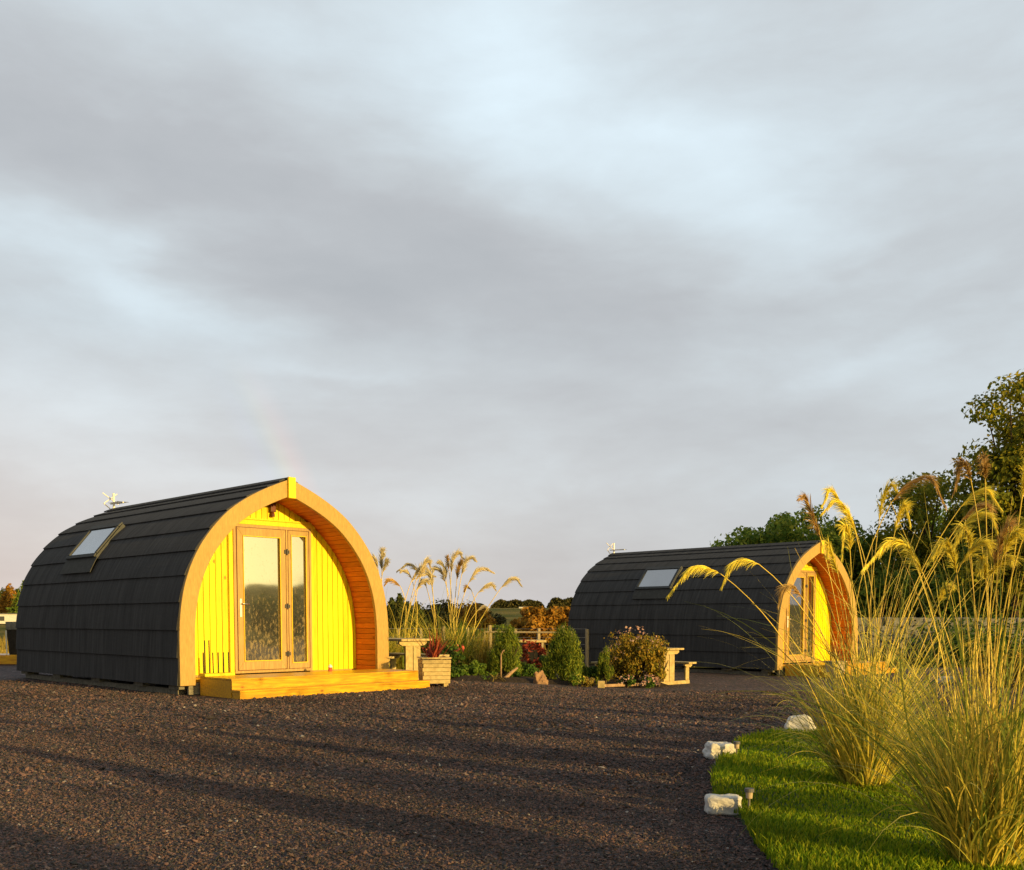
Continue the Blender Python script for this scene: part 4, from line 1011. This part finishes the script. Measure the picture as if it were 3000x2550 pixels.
def reed_leaves(n, R0, L, w, seg=8):
    V = np.empty((n, (seg+1)*2, 3)); 
    az = RNG.uniform(0, 2*np.pi, n); el = np.clip(RNG.normal(1.22, .2, n), .45, 1.52)
    r = R0*np.sqrt(RNG.random(n)); ra = az+RNG.normal(0, .7, n)
    p = np.stack([r*np.cos(ra), r*np.sin(ra), np.full(n, -.02)], 1)
    d = np.stack([np.cos(az)*np.cos(el), np.sin(az)*np.cos(el), np.sin(el)], 1)
    side = np.stack([-np.sin(az), np.cos(az), np.zeros(n)], 1)+RNG.normal(0,.4,(n,3)); side /= np.linalg.norm(side, axis=1)[:,None]
    Ln = L*RNG.uniform(.45, 1.25, n); dr = RNG.uniform(.5, 2.1, n)*(1.8-el)*(L/.85)**.8
    tw = RNG.normal(0, .06, (n, 3)); ww0 = w*RNG.uniform(.5, 1.2, n)
    for s in range(seg+1):
        t = s/seg; ww = (ww0*(1-t**2)*.5+.0003)[:, None]
        V[:, 2*s] = p-side*ww; V[:, 2*s+1] = p+side*ww
        p = p+d*(Ln/seg)[:, None]; p[:,2] = np.maximum(p[:,2], .0)
        d = d+np.stack([tw[:,0], tw[:,1], -dr/seg*(.4+1.3*t)], 1); d /= np.linalg.norm(d, axis=1)[:, None]
    W = (seg+1)*2; b = (np.arange(n)*W)[:, None]; q = np.arange(seg)*2
    F = np.stack([b+q, b+q+1, b+q+3, b+q+2], -1).reshape(-1, 4)
    return V.reshape(-1, 3), F
def reed_clump(base, label, plumes, nleaf=1500, L=1.15, R0=.16, w=.008, extra=0, eh=1.9, pl=.125, pw=.0036, sr=.0034, pm_=None, group='plumed grasses'):
    """plumes: list of (world points start..tip of plume, colour key)"""
    root = empty('plumed_grass', base, 0, label, 'ornamental grass', group)
    V, F = reed_leaves(int(nleaf*.68), R0, L, w)
    V2, F2 = reed_leaves(int(nleaf*.32), R0*.9, L*1.62, w, 12)
    np_mesh('leaf_tuft', np.vstack([V, V2]), np.vstack([F, F2+len(V)]), M['reed_leaf'], root)
    pp = list(plumes)
    for i in range(extra):
        a = random.uniform(0, 6.28); out_ = random.uniform(.15, .6); H = eh*random.uniform(.7, 1.08)
        c = Vector((math.cos(a), math.sin(a), 0)); s = base+c*out_*.75+Vector((0,0,H*.86))
        pp.append(([s, s+c*.07+Vector((0,0,.12)), s+c*.18+Vector((0,0,.15)), s+c*.30+Vector((0,0,.04))], 'plume'))
    for P, key in pp:
        P = [p-base for p in P]; path = catmull(P, 7) if len(P) > 2 else P
        b0 = Vector((random.gauss(0, R0*.4), random.gauss(0, R0*.4), 0))
        tg = (P[1]-P[0]).normalized(); dist = (P[0]-b0).length
        ctrl = P[0]-tg*dist*.45; ctrl = ctrl.lerp((b0+P[0])/2, .35); ctrl.z = max(ctrl.z, .15)
        st = bez(b0, ctrl, P[0], 12)
        tub = st+path[1:]; k = len(tub)
        sb = MB(); sb.tube(tub, [sr*(1-.25*i/len(st)) if i < len(st) else sr*.7*(1-(i-len(st))/(k-len(st)))+.0008 for i in range(k)], 5)
        so_ = sb.build('stem', M['reed_stem'], root, smooth=True)
        plen = sum((path[i+1]-path[i]).length for i in range(len(path)-1))
        V, F = plume_mesh(path, int(130+plen*300), min(pl, plen*.5+.02), pw)
        np_mesh('plume', [tuple(v) for v in V], F, M[key], so_)
    # a few bare stems
    bs = MB()
    for i in range(26 if nleaf > 850 else 10):
        a = random.uniform(0, 6.28); o = random.uniform(.1,.5); H = eh*random.uniform(.35,.85)
        bs.tube(bez(Vector((random.gauss(0,R0*.5), random.gauss(0,R0*.5), 0)), Vector((math.cos(a)*o*.25, math.sin(a)*o*.25, H*.6)), Vector((math.cos(a)*o, math.sin(a)*o, H)), 6), [sr*.6, sr*.58, sr*.55, sr*.5, sr*.42, sr*.35, .0008], 4)
    bs.build('dry_stems', M['reed_stem'], root)
    return root
def Z5(pts, D):   # points traced in a photo crop -> world
    out = []
    for i, (x, y) in enumerate(pts): out.append(at(2000+x/2.075, 1100+y/2.075, D+.06*i*(1 if (x*7+y) % 2 > 1 else -1)))
    return out
C1 = Vector((2.16, 6.24, -.02)); C2 = Vector((1.97, 4.22, -.02))
c1 = [(Z5([(838,990),(790,860),(750,745),(708,750)],6.1),'plume_brown'), (Z5([(1062,975),(960,790),(900,698),(850,790)],6.4),'plume'),
      (Z5([(1050,950),(1000,830),(930,765),(850,835)],6.0),'plume'), (Z5([(1018,1080),(1012,985),(985,925),(968,1110)],5.8),'plume'),
      (Z5([(1195,880),(1215,760),(1265,672),(1312,715)],6.5),'plume'), (Z5([(1270,770),(1370,665),(1500,625),(1598,795)],6.1),'plume_brown'),
      (Z5([(1288,960),(1320,840),(1355,795),(1384,910)],6.3),'plume'), (Z5([(1690,800),(1770,725),(1850,700),(1938,815)],6.4),'plume'),
      (Z5([(1650,985),(1760,865),(1860,850),(1912,945)],6.0),'plume'), (Z5([(1690,890),(1770,810),(1850,795),(1905,905)],6.2),'plume_brown'),
      (Z5([(462,1148),(380,1122),(300,1150),(238,1282)],5.7),'plume'), (Z5([(228,1205),(130,1168),(40,1185),(-85,1335)],5.6),'plume'),
      (Z5([(725,1350),(670,1288),(610,1300),(582,1395)],5.8),'plume_brown'), (Z5([(945,1215),(915,1120),(885,1030),(880,1100)],6.3),'plume'),
      (Z5([(1560,1380),(1585,1310),(1620,1280),(1645,1285)],6.2),'plume'), (Z5([(1490,1150),(1540,1070),(1590,1045),(1640,1130)],6.3),'plume')]
c2 = [(Z5([(1462,1210),(1370,1050),(1260,1012),(1105,1170)],4.3),'plume'), (Z5([(1665,1200),(1640,1080),(1585,1020),(1500,1130)],4.5),'plume'),
      (Z5([(1690,1150),(1770,1050),(1840,1025),(1880,1110)],4.4),'plume'), (Z5([(1752,640),(1725,555),(1690,535),(1652,705)],4.6),'plume_brown'),
      (Z5([(1895,1160),(1925,1040),(1980,920),(1990,910)],4.2),'plume_brown'), (Z5([(1945,1100),(1985,1000),(2040,958),(2120,1010)],4.1),'plume'),
      (Z5([(1865,1215),(1920,1140),(1980,1108),(2000,1130)],4.3),'plume'), (Z5([(1842,1240),(1835,1180),(1822,1120),(1805,1190)],4.4),'plume'),
      (Z5([(2060,760),(2080,640),(2110,520),(2200,470)],4.2),'plume'), (Z5([(1838,640),(1835,560),(1830,500),(1820,520)],4.5),'plume_brown'),
      (Z5([(2100,900),(2160,800),(2260,780),(2330,900)],4.0),'plume'), (Z5([(1750,1060),(1740,980),(1700,930),(1650,1040)],4.5),'plume')]
reed_clump(C1, 'tall plumed grass in middle of the lawn with stems reaching over the farther pod', c1, 900, .86, .12, w=.0085)
reed_clump(C2, 'tall plumed grass at lower right corner nearest the viewer', c2, 1000, .84, .12, w=.008)
# further clumps along the same bed, out of frame to the right: they throw the long shadows
for (x, y, e, sc_, lab) in ((4.75,6.7,9,1.0,'plumed grass beyond the right edge, first behind the corner clump'), (6.9,8.0,9,1.0,'plumed grass beyond the right edge, farthest along the lawn'),
                      (5.5,-.8,8,1.0,'plumed grass out of view right of the viewer'), (9.8,4.2,8,1.05,'plumed grass out of view on the far side of the lawn'), (12.4,8.4,8,1.05,'plumed grass out of view at the lawn corner')):
    reed_clump(Vector((x, y, -.03)), lab, [], 900, .85, .13, extra=e, eh=1.95)

def Z3(pts, D):
    return [at(1100+x/3.347, 1580+y/3.347, D) for x, y in pts]
gA = [(Z3([(62,300),(60,210),(66,130),(80,150)],19.2),'plume_pale'), (Z3([(25,290),(5,215),(-20,190),(-40,220)],19.0),'plume_pale'), (Z3([(245,465),(190,415),(140,400),(95,440)],19.4),'plume_brown'),
      (Z3([(70,330),(90,260),(105,220),(118,240)],19.1),'plume_pale')]
gB = [(Z3([(400,400),(440,340),(340,255),(215,310)][:1]+[(430,330),(330,245),(215,310)],19.6),'plume_pale'), (Z3([(440,370),(470,260),(505,222),(548,280)],19.3),'plume_pale'),
      (Z3([(350,420),(400,330),(440,290),(470,300)],19.4),'plume_pale'), (Z3([(355,390),(320,330),(280,310),(255,320)],19.5),'plume_pale'), (Z3([(400,500),(440,440),(480,410),(520,430)],19.3),'plume_pale')]
gC = [(Z3([(550,450),(530,340),(490,290),(440,280)],19.8),'plume_pale'), (Z3([(560,480),(550,380),(520,350),(580,360)],19.7),'plume_pale'), (Z3([(500,470),(480,420),(440,440),(420,470)],19.9),'plume_pale')]
gD = [(Z3([(692,400),(685,300),(650,240),(628,228)],19.9),'plume_pale'), (Z3([(685,420),(650,330),(600,288),(568,315)],20.0),'plume_pale'), (Z3([(742,330),(755,210),(805,138),(868,190)],19.8),'plume_pale'),
      (Z3([(798,400),(810,300),(835,235),(850,240)],20.0),'plume_brown'), (Z3([(845,350),(880,230),(930,185),(985,210)],19.7),'plume_pale'), (Z3([(915,430),(985,320),(1070,285),(1155,325)],19.6),'plume_pale'),
      (Z3([(1005,530),(1070,465),(1130,445),(1175,490)],19.5),'plume_pale'), (Z3([(1235,475),(1300,405),(1370,388),(1430,450)],19.4),'plume_pale'), (Z3([(720,300),(712,240),(704,190),(712,200)],20.1),'plume_brown'),
      (Z3([(940,500),(905,465),(880,490),(875,500)],19.8),'plume_brown'), (Z3([(1000,700),(1040,665),(1080,670),(1095,690)],19.5),'plume_pale')]
for bp, pp, lab in ((1128,gA,'plumed grass rising right beside the nearer pod arch'), (1178,gB,'plumed grass fanned left behind the nearer picnic table'),
                    (1285,gC,'thin plumed grass leaning left between two fuller clumps'), (1334,gD,'widest plumed grass behind the bed with a fan of pale heads')):
    base = G(bp, 1950, 19.6)
    reed_clump(base, lab, pp, 420, .95, .13, w=.012, pl=.20, pw=.012, sr=.0085, eh=1.2, group='pale plumed grasses behind the bed')

# ------------------------------------------------------------------ boundary stones and solar lights
rock('white_stone', (1.15, 5.52, -.055), (.19,.12,.105), M['white_stone'], 'flat white painted stone block nearest the viewer, beside a solar light', seed=2, rz=-.18, group='white stones round the lawn')
rock('white_stone', (1.56, 7.66, -.055), (.20,.16,.135), M['white_stone'], 'chunky white stone at left tip of the lawn', seed=4, rz=.25, rough=.16, group='white stones round the lawn')
rock('white_stone', (2.64, 9.36, -.055), (.30,.2,.18), M['white_stone'], 'rounded white stone at the back of the lawn behind grass blades', seed=6, rz=-.3, taper=(.6,.7), rough=.16, group='white stones round the lawn')
rock('white_stone', (at(2770,1960,20.5).x, 20.5, -.28), (.34,.2,.14), M['white_stone'], 'small far white stone seen between the tall grass stems', seed=8, rz=.4, group='white stones round the lawn')
def solar(loc, label):
    r = empty('solar_light', loc, 0, label, 'solar light', 'stake lights on the lawn edge')
    b = MB(); b.tube([(0,0,-.01),(0,0,.095)], .0065, 8); b.build('stake', M['grey_wood'], r, smooth=True)
    b = MB(); b.tube([(0,0,.095),(0,0,.128)], [.017,.019], 14); b.build('lens', M['terracotta'], r)
    b = MB(); b.tube([(0,0,.129),(0,0,.148)], [.026,.025], 14); b.build('cap', M['roof_grey'], r)
    return r
solar((1.262, 5.40, -.045), 'small steel solar stake light at right end of the nearest white stone')
solar((1.655, 7.50, -.045), 'small steel solar stake light in front of the chunky white stone')

# ------------------------------------------------------------------ far left: third deck, tub, caravan
dk = empty('neighbouring_deck', (-12.55, 23.4, .03), 0, 'orange deck edge of a third pod at far left edge', 'deck')
b = MB()
for i in range(8): b.box((-.6, .1+i*.142, .14), (3.8, .138, .026))
b.build('decking', M['deck'], dk)
b = MB(); b.box((-.6, .02, .035), (3.8, .03, .18)); b.build('riser', M['deck'], dk)
tb = empty('tall_planter', (-11.56, 23.8, .185), 0, 'tall dark tapered planter with pale rim at far left', 'planter')
b = MB(); b.box((0,0,.29), (.24,.24,.58), taper=.7); b.build('tub', M['dark_wood'], tb)
b = MB(); b.box((0,0,.67), (.26,.26,.18)); b.build('rim', M['wall_stone'], tb)
for x in (-.11,): 
    b = MB(); b.box((x-.01,-.13,.28), (.025,.02,.56)); b.build('corner_strip', M['white_paint'], tb)
cv = empty('static_caravan', (-112, 210, 0), 0, 'white static caravan far off at left edge before the conifers', 'caravan')
b = MB(); b.box((0,0,1.1), (24,4,2.0)); b.build('body', M['white_paint'], cv)
b = MB(); b.box((0,0,2.17), (24.6,4.6,.14)); b.build('roof', M['roof_grey'], cv)
for x in (2.5,8.2):
    b = MB(); b.box((x,-2.02,1.15), (1.8,.06,.9)); b.build('window', M['frame_grey'], cv)

# ------------------------------------------------------------------ trees
def tree(name, base, H, W, label, mat, n=14000, leaf=.13, k=46, cz=.58, cr=(.9), ch=.42, trunk=.22, cat='tree', group=None, seed=0, lump=.20, low=.0):
    st = np.random.default_rng(seed+100)
    root = empty(name, base, 0, label, cat, group)
    P, O, C = [], [], []
    for i in range(k):
        d = st.normal(0, 1, 3); d /= np.linalg.norm(d); rr = st.random()**.42
        c = np.array([d[0]*W*.5*rr*.82, d[1]*W*.5*rr*.82, H*cz+d[2]*H*ch*rr*.86]); 
        if c[2] < H*low: c[2] = H*(low+.05+.1*st.random())
        r = W*lump*st.uniform(.55, 1.15); C.append((c, r))
        p, o = ball_pts(c, (r, r, r*.72), n//k, .2); P.append(p); O.append(o)
    P = np.concatenate(P); O = np.concatenate(O)
    cr_ = leaves('crown', P, leaf, mat, root, out=O)
    tb_ = MB(); top = H*(cz+.05)
    tb_.tube([(0,0,-.3), (.02*H,0,top*.4), (-.01*H,.01*H,top)], [trunk, trunk*.72, trunk*.3], 9)
    for c, r in C[::2]:
        z0 = max(.15*H, c[2]*.55); x0 = .01*H
        m_ = Vector((c[0]*.45, c[1]*.45, z0+(c[2]-z0)*.45)); tb_.tube([(x0, 0, z0), m_, c], [trunk*.32, trunk*.2, trunk*.05], 5)
    tb_.build('trunk', M['bark'], root, smooth=True)
    return root
def GT(px, Y): return Vector(((px-1500)/3000*Y, Y, -.5))
def HT(py, Y): return (1815-py)/3000*Y+1.5
tree('broadleaf_tree', GT(2165,47), HT(1545,47)-.1, 3.6, 'low green tree crown just over the right pod roof, leftmost there', M['tree_leaf'], 7000, .11, 30, cz=.62, group='trees behind the farther pod', seed=1)
tree('broadleaf_tree', GT(2285,46), HT(1462,46), 5.6, 'rounded green tree behind the roof of the farther pod', M['tree_leaf'], 16000, .11, 54, group='trees behind the farther pod', seed=2)
tree('broadleaf_tree', GT(2430,48), HT(1500,48), 5.2, 'green tree between the rounded tree and the lacy taller tree', M['tree_leaf'], 13000, .11, 46, group='trees behind the farther pod', seed=3)
tree('broadleaf_tree', GT(2705,45), HT(1352,45), 6.4, 'lacy golden green tree behind the plumes, left of the tallest', M['tree_leaf_gold'], 11000, .095, 60, cz=.62, ch=.36, lump=.15, group='trees behind the farther pod', seed=4)
tree('broadleaf_tree', GT(2960,38), HT(1105,38), 5.0, 'tallest golden topped tree at the right edge', M['tree_leaf_gold'], 20000, .10, 70, cz=.58, ch=.44, lump=.19, group='trees behind the farther pod', seed=15)
tree('broadleaf_tree', GT(3260,40), HT(1150,40), 7.5, 'big tree beyond the right edge behind the tallest one', M['tree_leaf'], 12000, .13, 50, group='trees behind the farther pod', seed=6)
for i, (px, Y, py, w, lab) in enumerate(((2560,52,1560,6.5,'dark dense tree low behind the lacy tree, left side'), (2740,50,1500,7,'dark dense tree filling under the lacy tree'), (2890,47,1420,6.5,'dark dense tree under the tallest tree'),
                                    (2640,44,1660,5.5,'dark bushy thicket above the stone wall'), (2830,42,1600,5.5,'dark bushy thicket at right of the stone wall'), (2980,40,1560,5.5,'dark bushy thicket at the right edge'), (2460,50,1620,6,'dark bushy thicket just right of the farther pod'))):
    tree('dark_tree', GT(px, Y), HT(py, Y), w, lab, M['tree_leaf'], 10000, .13, 44, cz=.5, ch=.48, lump=.22, low=.12, group='dark trees under the tall ones', seed=20+i)

# stone wall
wl = MB(); random.seed(3)
x = 11.2
while x < 27:
    for row in range(5):
        w = random.uniform(.3,.6); wl.box((x+random.uniform(-.1,.1), 34+random.uniform(-.04,.04)-(x-11)*.12, -.25+row*.26+.13), (w+.2, .45, .27), Matrix.Rotation(random.gauss(0,.04), 3, 'Y'))
    x += .42
o = wl.build('stone_wall', M['wall_stone'], bevel=.03); tag(o, 'low grey dry stone wall seen through the grass at right', 'wall')
# bank of rough growth in front of the wall
bush('rough_grass_bank', Vector((14.5, 31, -.35)), 5.5, .9, 6000, .07, M['green_leaf'], 'rough green growth in front of the grey stone wall', 'shrub', lumps=40)
bush('rough_grass_bank', Vector((10.2, 19.5, -.3)), 3.2, .75, 4500, .05, M['bronze_leaf'], 'brownish low growth seen between the two tall grasses', 'shrub', lumps=30)

# conifers and hedges behind the middle
def conifer(base, H, W, label, mat, n=3500, leaf=.16, group=None, seed=0, name='conifer_tree'):
    st = np.random.default_rng(seed+500); root = empty(name, base, 0, label, 'conifer', group)
    t = 1-np.sqrt(st.random(n)); z = H*(.06+.94*t); tier = .72+.28*np.abs(np.sin(z*5.5/H*6)); rad = W*.5*(1-t)**.8*tier*np.sqrt(st.uniform(.35, 1, n)); a = st.uniform(0, 2*np.pi, n)
    lob = 1+.22*np.sin(a*5+seed)+.12*np.sin(a*9+z*3); rad = rad*lob
    P = np.stack([rad*np.cos(a), rad*np.sin(a), z-rad*.18], 1)
    O = np.stack([np.cos(a), np.sin(a), np.full(n, .2)], 1)
    leaves('crown', P, leaf, mat, root, out=O, aspect=.3)
    b = MB(); b.tube([(0,0,-.2),(0,0,H*.9)], [.04*H*.5, .01], 6); b.build('trunk', M['bark'], root)
    return root
ci = 0
for (px, Y, py, w, mm) in ((1118,62,1752,2.2,'spruce'),(1148,58,1748,2.0,'spruce'),(1172,60,1738,2.4,'spruce'),(1196,57,1760,2.0,'spruce'),(1222,60,1764,2.2,'spruce')):
    Y *= .76; w *= .76
    conifer(GT(px,Y), HT(py,Y), w, ['spruce tucked against the nearer pod edge','spruce second from the nearer pod','tallest pointed spruce of the row right of the nearer pod','short spruce fourth from the nearer pod','last spruce of the row before the low hedge'][ci], M[mm], 3600, .13, 'row of spruces beyond the field', ci); ci += 1
for (px, Y, py, w, mm) in ((-18,66,1722,3,'tree_leaf_autumn'),(14,62,1722,2.0,'spruce'),(33,60,1708,2.2,'tree_leaf_autumn'),(56,62,1725,2.2,'spruce'),(76,58,1700,2.2,'tree_leaf')):
    Y *= 4; w *= 4
    conifer(GT(px,Y), HT(py,Y), w, ['golden conifer cut by the left edge','thin dark conifer at far left','sunlit orange conifer at far left','dark conifer between the orange one and the pod','conifer peeking over the curve of the nearer pod'][ci-5], M[mm], 3200, .45, 'conifers at the far left', ci); ci += 1
for i, (px, Y, py, w, mm, lab) in enumerate(((1262,75,1772,5,'far_wood','low olive tree right of the spruces'),(1310,80,1768,6,'far_wood','low olive tree behind the widest plumed grass'),(1365,78,1766,4.5,'tree_leaf_autumn','low brownish tree left of the dark hedge'),
        (1415,82,1762,3.4,'far_wood','low olive tree at left end of the green hill field'),(1455,64,1836,4,'tree_leaf','dark hedge tree below the hill field, left'),(1505,66,1842,4,'tree_leaf','dark hedge tree below the hill field, middle'),
        (1548,64,1836,3,'tree_leaf','dark hedge tree below the orange tree'),(1588,58,1764,2.9,'tree_leaf_autumn','rounded orange autumn tree above the garden'),(1560,60,1795,2.4,'tree_leaf_autumn','lower orange tree at left side of the autumn tree'),
        (1655,58,1770,2.8,'tree_leaf_autumn','reddish brown tree touching the farther pod'),(1625,62,1800,4,'tree_leaf','dark green tree under the two autumn trees'),(1690,60,1790,3.5,'tree_leaf_gold','olive tree half behind the farther pod'))):
    Y *= .76; w *= .76
    tree('hedgerow_tree', GT(px,Y), HT(py,Y), w, lab, M[mm], 5200, .10, 26, cz=.5, ch=.48, lump=.2, trunk=.12, group='hedgerow trees beyond the fence', seed=60+i, low=.05)
# woods on the far hill
for i, (px0, px1, py, lab) in enumerate(((1440,1592,1762,'dark wood capping the hill at left'),(1606,1700,1757,'dark wood capping the hill at right'),(1700,1900,1764,'far wood hidden mostly by the farther pod'))):
    D = 430; x0 = (px0-1500)/3000*D; x1 = (px1-1500)/3000*D; n = 5200
    t = RNG.random(n); X = x0+(x1-x0)*t; prof = np.clip(np.minimum(t, 1-t)*9, 0, 1)**.5
    zt = (1815-py)/3000*D+1; zb = (1815-1783)/3000*D+1
    zz = zb+(zt-zb)*prof*(RNG.random(n)**.7)*(1+.12*np.sin(X*1.1))
    P = np.stack([X, D+RNG.uniform(-4, 4, n), zz], 1)
    o = leaves('hill_wood', P, .7, M['far_wood']); tag(o, lab, 'wood', kind='stuff')
fb = empty('farmhouse', ((1536-1500)/3000*405, 405, (1815-1786)/3000*405+1), 0, 'long low white farm building on the hill', 'building')
b = MB(); b.box((0,0,.4),(4.3,3,.9)); b.build('wall', M['white_paint'], fb)
b = MB(); b.prism([(-2.3,.85),(2.3,.85),(2.1,1.15),(-2.1,1.15)],-1.7,1.7); b.build('roof', M['roof_grey'], fb)

# hedge bushes added out of view to the right to darken the door reflections
for i, (x, y, h, w) in enumerate(((38,12,3.3,6),(42,6,3.1,6),(36,18,3.2,6),(46,0,3.4,6),(40,24,3.3,6),(34,23,2.6,5),(48,-7,3.3,6))):
    bush('hedge_bush', Vector((x,y,-.4)), w, h, 2600, .14, M['green_leaf'], 'low hedge bush out of view at right', 'shrub', lumps=24, group='hedge bushes out of view')

for c, d, h, lab in ((2.0,3.0,1.7,'unseen conifer added for its shadow, right behind the viewer'),(3.5,3.0,1.7,'unseen conifer added for its shadow, second in the row'),(5.25,3.6,1.75,'unseen conifer added for its shadow, third in the row'),
                  (7.3,3.0,1.7,'unseen conifer added for its shadow, fourth in the row'),(9.4,3.0,1.65,'unseen conifer added for its shadow, fifth in the row'),(11.4,3.6,1.6,'unseen conifer added for its shadow, last in the row')):
    X = c*.643+d*.766; Y = c*.766-d*.643
    conifer(Vector((X, Y, -.05)), h, .95, lab, M['dwarf_conifer'], 5200, .05, 'unseen conifers added to cast shadow bands', int(c*10), 'shadow_conifer')  # conifers added out of view to cast dark bands across the ground
